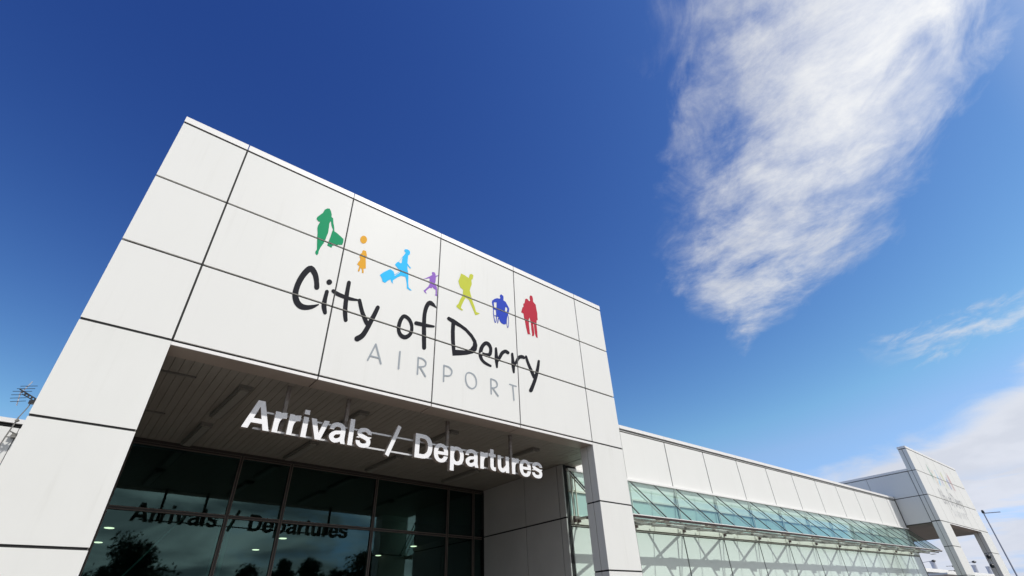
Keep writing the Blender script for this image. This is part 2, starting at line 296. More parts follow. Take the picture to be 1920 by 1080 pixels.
LOGO = [
 ('letter','dark',[[[(2.035,6.672),(2.032,6.688),(2.027,6.710),(2.021,6.739),(2.012,6.770),(2.003,6.806),(1.992,6.849),(1.977,6.894),(1.958,6.937),(1.935,6.975),(1.906,7.012),(1.872,7.044),(1.823,7.058),(1.773,7.030),(1.743,6.988),(1.722,6.944),(1.703,6.901),(1.686,6.854),(1.670,6.800),(1.656,6.746),(1.644,6.692),(1.636,6.640),(1.629,6.587),(1.625,6.536),(1.623,6.489),(1.622,6.446),(1.624,6.405),(1.628,6.366),(1.636,6.329),(1.647,6.293),(1.661,6.258),(1.678,6.227),(1.697,6.199),(1.720,6.176),(1.744,6.157),(1.771,6.144),(1.799,6.136),(1.828,6.134),(1.857,6.138),(1.884,6.145),(1.910,6.156),(1.936,6.168),(1.961,6.184),(1.985,6.201),(2.008,6.221),(2.032,6.246),(2.055,6.275),(2.074,6.301),(2.088,6.319),(2.092,6.325),(2.093,6.331),(2.091,6.337),(2.087,6.341),(2.082,6.342),(2.076,6.339),(2.058,6.328),(2.032,6.313),(2.004,6.297),(1.979,6.285),(1.957,6.274),(1.934,6.264),(1.914,6.256),(1.893,6.251),(1.873,6.247),(1.853,6.246),(1.836,6.247),(1.822,6.251),(1.809,6.256),(1.796,6.265),(1.783,6.275),(1.771,6.288),(1.760,6.304),(1.748,6.325),(1.738,6.348),(1.730,6.373),(1.724,6.399),(1.719,6.427),(1.717,6.458),(1.716,6.494),(1.718,6.534),(1.722,6.579),(1.729,6.626),(1.737,6.672),(1.748,6.718),(1.761,6.767),(1.776,6.812),(1.792,6.851),(1.807,6.887),(1.822,6.917),(1.831,6.930),(1.822,6.928),(1.821,6.927),(1.838,6.913),(1.860,6.887),(1.880,6.860),(1.894,6.832),(1.908,6.798),(1.920,6.760),(1.931,6.726),(1.938,6.699),(1.943,6.674),(1.946,6.653),(1.949,6.637),(1.959,6.614),(1.979,6.601),(2.001,6.603),(2.022,6.619),(2.034,6.644)]]]),
 ('letter','dark',[[[(2.143,6.634),(2.141,6.600),(2.138,6.552),(2.135,6.499),(2.133,6.453),(2.132,6.416),(2.131,6.381),(2.133,6.347),(2.138,6.313),(2.149,6.277),(2.164,6.243),(2.179,6.215),(2.188,6.196),(2.199,6.181),(2.215,6.175),(2.232,6.180),(2.246,6.194),(2.252,6.214),(2.250,6.234),(2.244,6.256),(2.236,6.286),(2.228,6.318),(2.222,6.347),(2.217,6.372),(2.214,6.399),(2.211,6.428),(2.209,6.463),(2.208,6.506),(2.209,6.557),(2.210,6.605),(2.211,6.639),(2.208,6.659),(2.196,6.674),(2.179,6.678),(2.162,6.671),(2.148,6.655)]],[[(2.232,6.867),(2.233,6.852),(2.231,6.836),(2.225,6.821),(2.216,6.808),(2.205,6.797),(2.193,6.790),(2.180,6.787),(2.167,6.788),(2.156,6.792),(2.146,6.801),(2.139,6.812),(2.134,6.826),(2.133,6.842),(2.136,6.857),(2.141,6.872),(2.150,6.886),(2.161,6.896),(2.173,6.904),(2.186,6.907),(2.199,6.906),(2.211,6.901),(2.221,6.893),(2.228,6.881)]]]),
 ('letter','dark',[[[(2.497,6.975),(2.496,6.940),(2.495,6.890),(2.494,6.833),(2.494,6.779),(2.494,6.728),(2.495,6.678),(2.497,6.626),(2.500,6.572),(2.503,6.514),(2.507,6.454),(2.512,6.394),(2.520,6.340),(2.530,6.289),(2.543,6.243),(2.555,6.205),(2.563,6.179),(2.573,6.163),(2.589,6.155),(2.607,6.158),(2.622,6.171),(2.631,6.190),(2.631,6.211),(2.625,6.238),(2.617,6.277),(2.608,6.322),(2.600,6.368),(2.594,6.419),(2.589,6.476),(2.584,6.535),(2.580,6.592),(2.577,6.644),(2.575,6.695),(2.573,6.745),(2.572,6.794),(2.571,6.847),(2.571,6.903),(2.571,6.953),(2.571,6.988),(2.566,7.009),(2.553,7.023),(2.534,7.026),(2.516,7.017),(2.502,6.998)]],[[(2.269,6.656),(2.281,6.650),(2.298,6.641),(2.321,6.630),(2.347,6.622),(2.376,6.617),(2.407,6.613),(2.440,6.610),(2.472,6.609),(2.502,6.607),(2.531,6.607),(2.563,6.608),(2.598,6.612),(2.639,6.621),(2.685,6.635),(2.727,6.648),(2.756,6.658),(2.765,6.662),(2.771,6.671),(2.774,6.682),(2.771,6.692),(2.765,6.698),(2.756,6.699),(2.726,6.696),(2.685,6.692),(2.640,6.689),(2.602,6.687),(2.571,6.687),(2.543,6.689),(2.515,6.691),(2.486,6.694),(2.455,6.697),(2.424,6.700),(2.395,6.704),(2.370,6.709),(2.349,6.714),(2.329,6.721),(2.312,6.728),(2.299,6.733),(2.282,6.734),(2.266,6.725),(2.254,6.708),(2.251,6.687),(2.256,6.668)]]]),
 ('letter','dark',[[[(2.754,6.665),(2.760,6.644),(2.769,6.615),(2.780,6.581),(2.792,6.547),(2.804,6.515),(2.818,6.481),(2.833,6.446),(2.849,6.410),(2.869,6.372),(2.891,6.333),(2.912,6.296),(2.929,6.267),(2.943,6.247),(2.954,6.233),(2.963,6.224),(2.970,6.217),(2.983,6.206),(3.000,6.205),(3.017,6.213),(3.029,6.230),(3.033,6.249),(3.028,6.267),(3.024,6.276),(3.019,6.289),(3.012,6.306),(3.001,6.328),(2.983,6.357),(2.961,6.392),(2.938,6.429),(2.918,6.464),(2.901,6.496),(2.887,6.529),(2.873,6.561),(2.860,6.592),(2.848,6.624),(2.836,6.656),(2.825,6.684),(2.818,6.704),(2.808,6.719),(2.792,6.725),(2.774,6.719),(2.760,6.705),(2.752,6.685)]],[[(3.114,6.669),(3.107,6.644),(3.097,6.607),(3.086,6.567),(3.074,6.527),(3.063,6.489),(3.050,6.451),(3.037,6.410),(3.023,6.366),(3.008,6.318),(2.994,6.268),(2.979,6.219),(2.964,6.173),(2.948,6.129),(2.932,6.085),(2.916,6.047),(2.900,6.019),(2.883,5.997),(2.863,5.977),(2.841,5.959),(2.825,5.945),(2.808,5.920),(2.804,5.890),(2.814,5.865),(2.835,5.849),(2.861,5.848),(2.886,5.862),(2.900,5.877),(2.923,5.899),(2.951,5.930),(2.978,5.969),(2.999,6.012),(3.017,6.057),(3.034,6.104),(3.049,6.151),(3.065,6.200),(3.080,6.251),(3.095,6.302),(3.108,6.349),(3.121,6.392),(3.133,6.433),(3.145,6.473),(3.156,6.513),(3.167,6.555),(3.177,6.597),(3.186,6.634),(3.192,6.660),(3.192,6.683),(3.182,6.702),(3.164,6.711),(3.143,6.707),(3.125,6.691)]]]),
 ('letter','dark',[[[(3.717,6.628),(3.722,6.629),(3.739,6.627),(3.760,6.621),(3.779,6.612),(3.795,6.599),(3.812,6.582),(3.826,6.562),(3.838,6.541),(3.848,6.518),(3.856,6.493),(3.861,6.466),(3.863,6.440),(3.862,6.415),(3.859,6.390),(3.853,6.368),(3.846,6.349),(3.835,6.332),(3.821,6.314),(3.805,6.298),(3.790,6.285),(3.779,6.277),(3.771,6.272),(3.765,6.270),(3.758,6.269),(3.746,6.269),(3.731,6.271),(3.716,6.276),(3.703,6.283),(3.691,6.294),(3.679,6.310),(3.669,6.329),(3.662,6.350),(3.659,6.374),(3.659,6.404),(3.662,6.436),(3.666,6.467),(3.671,6.497),(3.677,6.527),(3.684,6.555),(3.693,6.579),(3.702,6.601),(3.712,6.619),(3.718,6.627)],[(3.669,6.688),(3.646,6.658),(3.630,6.627),(3.617,6.598),(3.606,6.566),(3.597,6.531),(3.590,6.495),(3.585,6.460),(3.582,6.425),(3.582,6.388),(3.584,6.352),(3.589,6.317),(3.597,6.286),(3.609,6.257),(3.624,6.231),(3.642,6.209),(3.665,6.192),(3.690,6.180),(3.717,6.173),(3.743,6.172),(3.770,6.176),(3.796,6.187),(3.819,6.202),(3.840,6.220),(3.860,6.241),(3.880,6.267),(3.899,6.297),(3.915,6.329),(3.925,6.362),(3.931,6.395),(3.934,6.428),(3.934,6.460),(3.931,6.492),(3.926,6.526),(3.918,6.559),(3.907,6.590),(3.892,6.618),(3.874,6.644),(3.853,6.668),(3.829,6.687),(3.803,6.702),(3.774,6.714),(3.741,6.719),(3.704,6.713)]]]),
 ('letter','dark',[[[(4.449,6.931),(4.452,6.941),(4.456,6.955),(4.459,6.975),(4.459,6.997),(4.455,7.022),(4.448,7.050),(4.439,7.081),(4.427,7.110),(4.414,7.137),(4.398,7.163),(4.380,7.188),(4.360,7.208),(4.338,7.224),(4.314,7.238),(4.281,7.245),(4.238,7.234),(4.201,7.202),(4.177,7.166),(4.160,7.129),(4.146,7.092),(4.135,7.051),(4.125,7.007),(4.118,6.961),(4.113,6.914),(4.109,6.869),(4.107,6.824),(4.107,6.776),(4.108,6.721),(4.110,6.657),(4.113,6.586),(4.117,6.511),(4.122,6.435),(4.129,6.349),(4.138,6.255),(4.146,6.171),(4.152,6.113),(4.160,6.093),(4.177,6.083),(4.200,6.084),(4.222,6.096),(4.237,6.117),(4.241,6.141),(4.237,6.200),(4.230,6.285),(4.223,6.380),(4.217,6.466),(4.211,6.542),(4.205,6.616),(4.200,6.685),(4.197,6.748),(4.196,6.801),(4.196,6.847),(4.198,6.888),(4.202,6.929),(4.208,6.971),(4.217,7.011),(4.227,7.049),(4.237,7.080),(4.249,7.107),(4.260,7.128),(4.267,7.139),(4.263,7.137),(4.257,7.135),(4.264,7.136),(4.279,7.131),(4.295,7.124),(4.310,7.112),(4.326,7.095),(4.340,7.075),(4.352,7.054),(4.360,7.032),(4.367,7.006),(4.373,6.980),(4.378,6.958),(4.384,6.943),(4.389,6.932),(4.394,6.922),(4.398,6.914),(4.402,6.902),(4.411,6.895),(4.425,6.896),(4.437,6.904),(4.446,6.917)]],[[(3.974,6.560),(3.993,6.562),(4.020,6.564),(4.052,6.568),(4.082,6.571),(4.111,6.575),(4.141,6.578),(4.174,6.583),(4.210,6.590),(4.253,6.601),(4.301,6.615),(4.345,6.629),(4.375,6.638),(4.388,6.644),(4.398,6.655),(4.402,6.669),(4.400,6.682),(4.391,6.689),(4.379,6.690),(4.348,6.686),(4.305,6.681),(4.259,6.676),(4.218,6.672),(4.186,6.669),(4.155,6.668),(4.125,6.666),(4.096,6.664),(4.064,6.661),(4.032,6.657),(4.005,6.654),(3.986,6.652),(3.963,6.643),(3.946,6.624),(3.937,6.601),(3.940,6.579),(3.953,6.564)]]]),
 ('letter','dark',[[[(4.794,6.899),(4.705,6.926),(4.680,6.959),(4.698,7.000),(4.725,7.019),(4.860,6.999),(5.021,6.948),(5.175,6.893),(5.330,6.790),(5.434,6.669),(5.463,6.565),(5.445,6.447),(5.354,6.346),(5.196,6.267),(5.041,6.210),(4.851,6.146),(4.827,6.299),(4.801,6.472),(4.789,6.689)],[(4.888,6.874),(4.885,6.721),(4.896,6.501),(4.915,6.300),(5.155,6.357),(5.273,6.423),(5.343,6.528),(5.352,6.606),(5.290,6.700),(5.146,6.806),(5.024,6.852)]]]),
 ('letter','dark',[[[(5.566,6.374),(5.582,6.372),(5.606,6.368),(5.635,6.366),(5.665,6.366),(5.694,6.369),(5.727,6.374),(5.762,6.384),(5.800,6.405),(5.831,6.439),(5.846,6.471),(5.853,6.498),(5.857,6.523),(5.861,6.548),(5.863,6.576),(5.862,6.605),(5.857,6.633),(5.847,6.658),(5.834,6.683),(5.818,6.705),(5.799,6.722),(5.776,6.735),(5.749,6.743),(5.714,6.744),(5.672,6.729),(5.635,6.703),(5.605,6.671),(5.579,6.638),(5.556,6.604),(5.538,6.570),(5.523,6.535),(5.512,6.500),(5.503,6.466),(5.497,6.431),(5.493,6.396),(5.492,6.361),(5.496,6.327),(5.506,6.297),(5.520,6.271),(5.537,6.247),(5.557,6.227),(5.580,6.209),(5.604,6.194),(5.630,6.182),(5.659,6.172),(5.694,6.164),(5.733,6.159),(5.769,6.156),(5.793,6.154),(5.809,6.155),(5.824,6.164),(5.835,6.177),(5.838,6.191),(5.833,6.203),(5.821,6.209),(5.798,6.215),(5.766,6.222),(5.731,6.231),(5.702,6.241),(5.678,6.250),(5.655,6.259),(5.636,6.270),(5.620,6.284),(5.608,6.301),(5.599,6.322),(5.592,6.343),(5.589,6.366),(5.588,6.390),(5.591,6.417),(5.596,6.446),(5.602,6.475),(5.610,6.503),(5.619,6.531),(5.629,6.556),(5.641,6.579),(5.657,6.602),(5.675,6.624),(5.691,6.641),(5.698,6.647),(5.697,6.647),(5.703,6.647),(5.715,6.644),(5.727,6.639),(5.740,6.631),(5.753,6.619),(5.764,6.603),(5.772,6.588),(5.775,6.571),(5.775,6.551),(5.772,6.531),(5.768,6.510),(5.763,6.491),(5.756,6.475),(5.752,6.467),(5.753,6.469),(5.749,6.467),(5.731,6.460),(5.707,6.454),(5.683,6.449),(5.661,6.446),(5.636,6.446),(5.613,6.447),(5.596,6.447),(5.576,6.444),(5.558,6.431),(5.545,6.413),(5.543,6.395),(5.550,6.380)]]]),
 ('letter','dark',[[[(5.930,6.636),(5.929,6.611),(5.927,6.577),(5.925,6.538),(5.924,6.501),(5.922,6.467),(5.920,6.434),(5.919,6.399),(5.921,6.361),(5.927,6.316),(5.937,6.266),(5.947,6.221),(5.953,6.190),(5.957,6.180),(5.967,6.175),(5.980,6.176),(5.993,6.183),(6.003,6.195),(6.005,6.207),(6.008,6.242),(6.013,6.292),(6.017,6.346),(6.019,6.394),(6.019,6.431),(6.016,6.465),(6.012,6.497),(6.009,6.529),(6.004,6.565),(5.999,6.602),(5.994,6.634),(5.991,6.657),(5.986,6.669),(5.975,6.674),(5.959,6.673),(5.944,6.664),(5.934,6.650)]],[[(6.022,6.331),(6.034,6.350),(6.053,6.377),(6.074,6.408),(6.095,6.440),(6.115,6.474),(6.134,6.508),(6.152,6.539),(6.169,6.561),(6.184,6.577),(6.201,6.592),(6.216,6.603),(6.222,6.607),(6.225,6.608),(6.238,6.605),(6.254,6.600),(6.267,6.595),(6.289,6.594),(6.313,6.603),(6.332,6.621),(6.342,6.643),(6.340,6.663),(6.326,6.676),(6.314,6.681),(6.295,6.690),(6.266,6.697),(6.226,6.694),(6.188,6.677),(6.155,6.655),(6.123,6.629),(6.094,6.597),(6.070,6.561),(6.050,6.523),(6.033,6.487),(6.018,6.456),(6.002,6.425),(5.985,6.392),(5.971,6.364),(5.962,6.345),(5.956,6.328),(5.961,6.314),(5.973,6.306),(5.991,6.307),(6.008,6.316)]]]),
 ('letter','dark',[[[(6.387,6.635),(6.386,6.609),(6.386,6.572),(6.386,6.531),(6.386,6.492),(6.385,6.457),(6.383,6.422),(6.382,6.387),(6.384,6.351),(6.391,6.308),(6.400,6.262),(6.409,6.220),(6.415,6.191),(6.419,6.181),(6.430,6.175),(6.445,6.177),(6.460,6.185),(6.470,6.197),(6.474,6.211),(6.477,6.243),(6.482,6.290),(6.486,6.341),(6.488,6.386),(6.486,6.423),(6.482,6.457),(6.476,6.489),(6.471,6.522),(6.467,6.560),(6.462,6.600),(6.457,6.635),(6.454,6.660),(6.449,6.672),(6.436,6.678),(6.419,6.676),(6.402,6.666),(6.390,6.651)]],[[(6.495,6.357),(6.512,6.384),(6.536,6.424),(6.562,6.466),(6.586,6.503),(6.607,6.534),(6.625,6.561),(6.640,6.581),(6.650,6.591),(6.657,6.595),(6.668,6.598),(6.682,6.602),(6.695,6.605),(6.704,6.608),(6.717,6.610),(6.733,6.610),(6.745,6.610),(6.764,6.610),(6.784,6.619),(6.800,6.634),(6.807,6.652),(6.805,6.668),(6.792,6.677),(6.784,6.683),(6.771,6.692),(6.749,6.700),(6.722,6.702),(6.693,6.697),(6.662,6.687),(6.627,6.670),(6.591,6.643),(6.564,6.611),(6.544,6.579),(6.528,6.548),(6.511,6.516),(6.492,6.477),(6.471,6.433),(6.452,6.393),(6.439,6.365),(6.435,6.351),(6.440,6.339),(6.452,6.333),(6.468,6.335),(6.483,6.344)]]]),
 ('letter','dark',[[[(6.795,6.679),(6.800,6.658),(6.807,6.629),(6.815,6.595),(6.826,6.560),(6.840,6.525),(6.856,6.487),(6.873,6.450),(6.890,6.414),(6.906,6.380),(6.923,6.347),(6.939,6.315),(6.954,6.288),(6.967,6.263),(6.981,6.241),(6.992,6.222),(7.000,6.208),(7.012,6.198),(7.033,6.196),(7.055,6.204),(7.074,6.219),(7.084,6.238),(7.082,6.256),(7.077,6.270),(7.069,6.292),(7.059,6.317),(7.046,6.343),(7.031,6.372),(7.013,6.402),(6.994,6.434),(6.975,6.466),(6.957,6.500),(6.939,6.536),(6.921,6.572),(6.906,6.605),(6.893,6.636),(6.881,6.667),(6.872,6.695),(6.865,6.715),(6.856,6.725),(6.841,6.728),(6.822,6.723),(6.806,6.710),(6.796,6.694)]],[[(7.180,6.682),(7.173,6.656),(7.162,6.620),(7.150,6.578),(7.136,6.533),(7.121,6.485),(7.104,6.433),(7.086,6.379),(7.068,6.327),(7.049,6.276),(7.029,6.226),(7.007,6.175),(6.983,6.123),(6.953,6.063),(6.917,5.998),(6.885,5.940),(6.862,5.899),(6.856,5.874),(6.866,5.854),(6.889,5.845),(6.919,5.849),(6.948,5.865),(6.969,5.889),(6.989,5.930),(7.018,5.989),(7.051,6.056),(7.081,6.119),(7.105,6.174),(7.127,6.228),(7.148,6.281),(7.167,6.334),(7.185,6.389),(7.201,6.444),(7.215,6.497),(7.227,6.546),(7.237,6.591),(7.246,6.634),(7.252,6.670),(7.257,6.695),(7.256,6.711),(7.245,6.721),(7.226,6.722),(7.206,6.714),(7.189,6.700)]]]),
 ('letter','grey',[[[(3.196,5.905),(3.087,5.559),(3.087,5.551),(3.090,5.543),(3.097,5.539),(3.106,5.540),(3.113,5.545),(3.118,5.553),(3.227,5.899),(3.228,5.908),(3.224,5.915),(3.217,5.919),(3.208,5.919),(3.201,5.913)]],[[(3.196,5.893),(3.338,5.549),(3.343,5.543),(3.351,5.541),(3.360,5.543),(3.367,5.549),(3.370,5.558),(3.369,5.567),(3.227,5.911),(3.222,5.917),(3.214,5.920),(3.205,5.917),(3.198,5.910),(3.195,5.901)]],[[(3.144,5.635),(3.319,5.639),(3.326,5.641),(3.332,5.646),(3.335,5.654),(3.334,5.661),(3.329,5.667),(3.323,5.668),(3.147,5.664),(3.139,5.662),(3.134,5.656),(3.131,5.649),(3.132,5.642),(3.137,5.636)]]]),
 ('letter','grey',[[[(3.680,5.890),(3.686,5.551),(3.688,5.543),(3.695,5.537),(3.704,5.537),(3.713,5.541),(3.720,5.549),(3.722,5.558),(3.717,5.898),(3.714,5.907),(3.707,5.913),(3.698,5.913),(3.689,5.909),(3.682,5.900)]]]),
 ('letter','grey',[[[(4.071,5.885),(4.078,5.545),(4.080,5.537),(4.086,5.532),(4.094,5.532),(4.103,5.536),(4.109,5.543),(4.111,5.551),(4.105,5.893),(4.103,5.901),(4.096,5.905),(4.088,5.906),(4.080,5.902),(4.073,5.894)]],[[(4.087,5.866),(4.103,5.868),(4.125,5.871),(4.148,5.872),(4.168,5.871),(4.185,5.867),(4.201,5.860),(4.216,5.851),(4.227,5.842),(4.235,5.833),(4.240,5.822),(4.242,5.812),(4.242,5.800),(4.240,5.788),(4.236,5.775),(4.230,5.764),(4.219,5.754),(4.195,5.742),(4.160,5.730),(4.126,5.719),(4.102,5.711),(4.094,5.706),(4.089,5.699),(4.088,5.691),(4.091,5.684),(4.098,5.681),(4.106,5.681),(4.129,5.689),(4.165,5.700),(4.202,5.714),(4.233,5.729),(4.253,5.747),(4.265,5.768),(4.271,5.787),(4.274,5.804),(4.274,5.822),(4.271,5.838),(4.263,5.854),(4.252,5.868),(4.238,5.879),(4.220,5.889),(4.200,5.898),(4.179,5.903),(4.155,5.905),(4.129,5.903),(4.106,5.900),(4.090,5.898),(4.082,5.895),(4.076,5.889),(4.073,5.881),(4.074,5.873),(4.079,5.868)]],[[(4.130,5.685),(4.252,5.536),(4.258,5.532),(4.266,5.532),(4.274,5.536),(4.280,5.543),(4.281,5.551),(4.279,5.558),(4.156,5.708),(4.150,5.712),(4.142,5.712),(4.134,5.707),(4.129,5.700),(4.127,5.692)]]]),
 ('letter','grey',[[[(4.643,5.878),(4.650,5.542),(4.652,5.535),(4.659,5.531),(4.667,5.530),(4.675,5.534),(4.681,5.541),(4.683,5.550),(4.677,5.887),(4.675,5.894),(4.668,5.899),(4.660,5.899),(4.651,5.894),(4.645,5.887)]],[[(4.657,5.861),(4.677,5.862),(4.705,5.863),(4.735,5.863),(4.759,5.860),(4.778,5.852),(4.797,5.841),(4.813,5.829),(4.823,5.816),(4.828,5.803),(4.830,5.788),(4.829,5.773),(4.825,5.757),(4.819,5.743),(4.812,5.729),(4.802,5.718),(4.789,5.709),(4.764,5.700),(4.729,5.693),(4.695,5.688),(4.671,5.684),(4.663,5.680),(4.656,5.673),(4.653,5.665),(4.655,5.658),(4.661,5.653),(4.669,5.652),(4.693,5.656),(4.728,5.661),(4.766,5.669),(4.798,5.680),(4.822,5.697),(4.839,5.716),(4.850,5.736),(4.858,5.755),(4.863,5.775),(4.865,5.797),(4.862,5.818),(4.854,5.838),(4.840,5.855),(4.821,5.870),(4.799,5.883),(4.774,5.892),(4.745,5.896),(4.712,5.896),(4.683,5.895),(4.664,5.894),(4.655,5.891),(4.647,5.885),(4.643,5.877),(4.644,5.868),(4.649,5.863)]]]),
 ('letter','grey',[[[(5.272,5.872),(5.294,5.871),(5.320,5.867),(5.345,5.858),(5.366,5.846),(5.383,5.830),(5.399,5.808),(5.411,5.784),(5.419,5.758),(5.423,5.728),(5.424,5.696),(5.420,5.664),(5.412,5.639),(5.399,5.618),(5.380,5.598),(5.359,5.582),(5.340,5.573),(5.320,5.571),(5.296,5.575),(5.272,5.584),(5.252,5.595),(5.237,5.610),(5.224,5.629),(5.213,5.651),(5.204,5.674),(5.198,5.699),(5.194,5.725),(5.192,5.751),(5.193,5.774),(5.196,5.795),(5.201,5.814),(5.209,5.831),(5.217,5.844),(5.228,5.854),(5.241,5.863),(5.256,5.869)],[(5.254,5.900),(5.230,5.890),(5.210,5.876),(5.192,5.859),(5.179,5.839),(5.169,5.817),(5.162,5.793),(5.159,5.768),(5.158,5.742),(5.160,5.714),(5.164,5.685),(5.172,5.659),(5.181,5.634),(5.193,5.609),(5.208,5.587),(5.227,5.569),(5.251,5.555),(5.280,5.545),(5.311,5.540),(5.342,5.544),(5.372,5.557),(5.401,5.578),(5.426,5.604),(5.444,5.634),(5.455,5.667),(5.459,5.703),(5.458,5.739),(5.453,5.772),(5.444,5.801),(5.431,5.829),(5.413,5.854),(5.393,5.874),(5.367,5.888),(5.337,5.898),(5.307,5.903),(5.279,5.904)]]]),
 ('letter','grey',[[[(5.790,5.881),(5.798,5.553),(5.800,5.546),(5.807,5.542),(5.816,5.542),(5.825,5.546),(5.832,5.554),(5.834,5.562),(5.827,5.892),(5.824,5.899),(5.818,5.903),(5.808,5.902),(5.799,5.897),(5.792,5.890)]],[[(5.809,5.872),(5.830,5.872),(5.860,5.871),(5.891,5.868),(5.914,5.863),(5.928,5.855),(5.940,5.843),(5.948,5.830),(5.954,5.816),(5.957,5.802),(5.958,5.787),(5.955,5.773),(5.951,5.762),(5.942,5.752),(5.929,5.742),(5.912,5.732),(5.895,5.724),(5.878,5.717),(5.857,5.713),(5.838,5.709),(5.824,5.707),(5.815,5.703),(5.808,5.696),(5.805,5.688),(5.807,5.681),(5.813,5.677),(5.821,5.677),(5.835,5.679),(5.855,5.683),(5.879,5.688),(5.902,5.696),(5.923,5.707),(5.944,5.719),(5.964,5.735),(5.980,5.753),(5.989,5.773),(5.993,5.794),(5.993,5.814),(5.989,5.832),(5.981,5.849),(5.971,5.866),(5.955,5.881),(5.935,5.893),(5.906,5.899),(5.873,5.902),(5.842,5.903),(5.821,5.904),(5.812,5.902),(5.804,5.896),(5.799,5.889),(5.798,5.881),(5.802,5.875)]],[[(5.841,5.682),(5.978,5.541),(5.985,5.538),(5.994,5.538),(6.002,5.543),(6.008,5.550),(6.010,5.558),(6.008,5.564),(5.870,5.706),(5.863,5.709),(5.854,5.708),(5.845,5.704),(5.840,5.697),(5.838,5.689)]]]),
 ('letter','grey',[[[(6.305,5.873),(6.489,5.870),(6.498,5.872),(6.507,5.878),(6.512,5.885),(6.513,5.893),(6.509,5.899),(6.501,5.901),(6.316,5.904),(6.307,5.902),(6.299,5.896),(6.294,5.889),(6.294,5.881),(6.297,5.876)]],[[(6.380,5.876),(6.399,5.551),(6.401,5.545),(6.408,5.542),(6.417,5.543),(6.425,5.547),(6.431,5.554),(6.433,5.561),(6.415,5.887),(6.412,5.893),(6.406,5.896),(6.397,5.895),(6.388,5.891),(6.382,5.883)]]]),
 ('shopper_figure','green',[[[(1.860,8.476),(1.901,8.490),(1.937,8.441),(1.963,8.369),(1.971,8.309),(2.004,8.292),(2.031,8.180),(2.060,8.097),(2.081,8.000),(2.147,7.977),(2.279,7.907),(2.286,7.829),(2.276,7.759),(2.213,7.728),(2.199,7.734),(2.193,7.695),(2.101,7.657),(2.093,7.600),(2.009,7.612),(2.015,7.694),(2.030,7.821),(2.044,8.003),(2.057,8.012),(2.024,8.064),(1.996,8.133),(1.980,8.194),(1.965,8.186),(1.958,8.126),(1.968,8.021),(1.973,7.901),(1.957,7.785),(1.951,7.702),(1.937,7.636),(1.902,7.521),(1.882,7.421),(1.886,7.360),(1.871,7.315),(1.834,7.342),(1.829,7.383),(1.846,7.442),(1.825,7.561),(1.803,7.693),(1.789,7.806),(1.765,7.914),(1.765,7.981),(1.787,8.083),(1.752,8.077),(1.710,8.116),(1.718,8.174),(1.757,8.247),(1.797,8.319),(1.817,8.416)]]]),
 ('child_figure','orange',[[[(2.697,7.833),(2.755,7.837),(2.777,7.768),(2.788,7.714),(2.770,7.666),(2.783,7.594),(2.806,7.431),(2.761,7.402),(2.776,7.333),(2.776,7.301),(2.743,7.300),(2.743,7.337),(2.725,7.386),(2.698,7.393),(2.696,7.326),(2.684,7.298),(2.659,7.306),(2.667,7.360),(2.673,7.429),(2.626,7.446),(2.644,7.521),(2.667,7.560),(2.664,7.627),(2.640,7.635),(2.656,7.682),(2.655,7.721),(2.687,7.765),(2.678,7.791)]]]),
 ('balloon_figure','orange',[[[(2.736,8.120),(2.737,8.094),(2.733,8.068),(2.725,8.042),(2.713,8.020),(2.698,8.003),(2.681,7.991),(2.663,7.985),(2.646,7.987),(2.630,7.995),(2.616,8.009),(2.606,8.029),(2.600,8.052),(2.599,8.078),(2.602,8.105),(2.610,8.130),(2.622,8.152),(2.637,8.170),(2.654,8.182),(2.672,8.188),(2.690,8.187),(2.706,8.179),(2.720,8.164),(2.730,8.144)]]]),
 ('traveller_figure','cyan',[[[(3.583,8.284),(3.631,8.302),(3.682,8.291),(3.702,8.252),(3.694,8.184),(3.663,8.151),(3.663,8.059),(3.664,7.950),(3.703,7.905),(3.760,7.856),(3.730,7.837),(3.685,7.874),(3.665,7.896),(3.683,7.789),(3.708,7.693),(3.720,7.593),(3.725,7.476),(3.745,7.366),(3.821,7.321),(3.778,7.304),(3.731,7.324),(3.709,7.322),(3.699,7.421),(3.668,7.541),(3.647,7.591),(3.556,7.575),(3.483,7.507),(3.390,7.394),(3.388,7.350),(3.405,7.317),(3.364,7.333),(3.335,7.393),(3.280,7.334),(3.237,7.266),(3.179,7.270),(3.154,7.339),(3.106,7.404),(3.171,7.497),(3.304,7.637),(3.379,7.610),(3.414,7.536),(3.413,7.509),(3.498,7.617),(3.522,7.650),(3.489,7.703),(3.416,7.762),(3.393,7.789),(3.432,7.868),(3.470,7.893),(3.513,7.874),(3.537,7.908),(3.536,7.985),(3.548,8.069),(3.599,8.195),(3.564,8.219),(3.565,8.259)]],[[(3.459,7.870),(3.553,8.076),(3.554,8.078),(3.553,8.080),(3.552,8.081),(3.550,8.081),(3.549,8.080),(3.547,8.079),(3.453,7.872),(3.453,7.870),(3.453,7.868),(3.454,7.867),(3.456,7.867),(3.458,7.868)]],[[(3.410,7.530),(3.499,7.638),(3.500,7.641),(3.500,7.644),(3.499,7.646),(3.497,7.647),(3.495,7.647),(3.493,7.645),(3.405,7.537),(3.403,7.534),(3.403,7.531),(3.404,7.529),(3.406,7.528),(3.408,7.529)]]]),
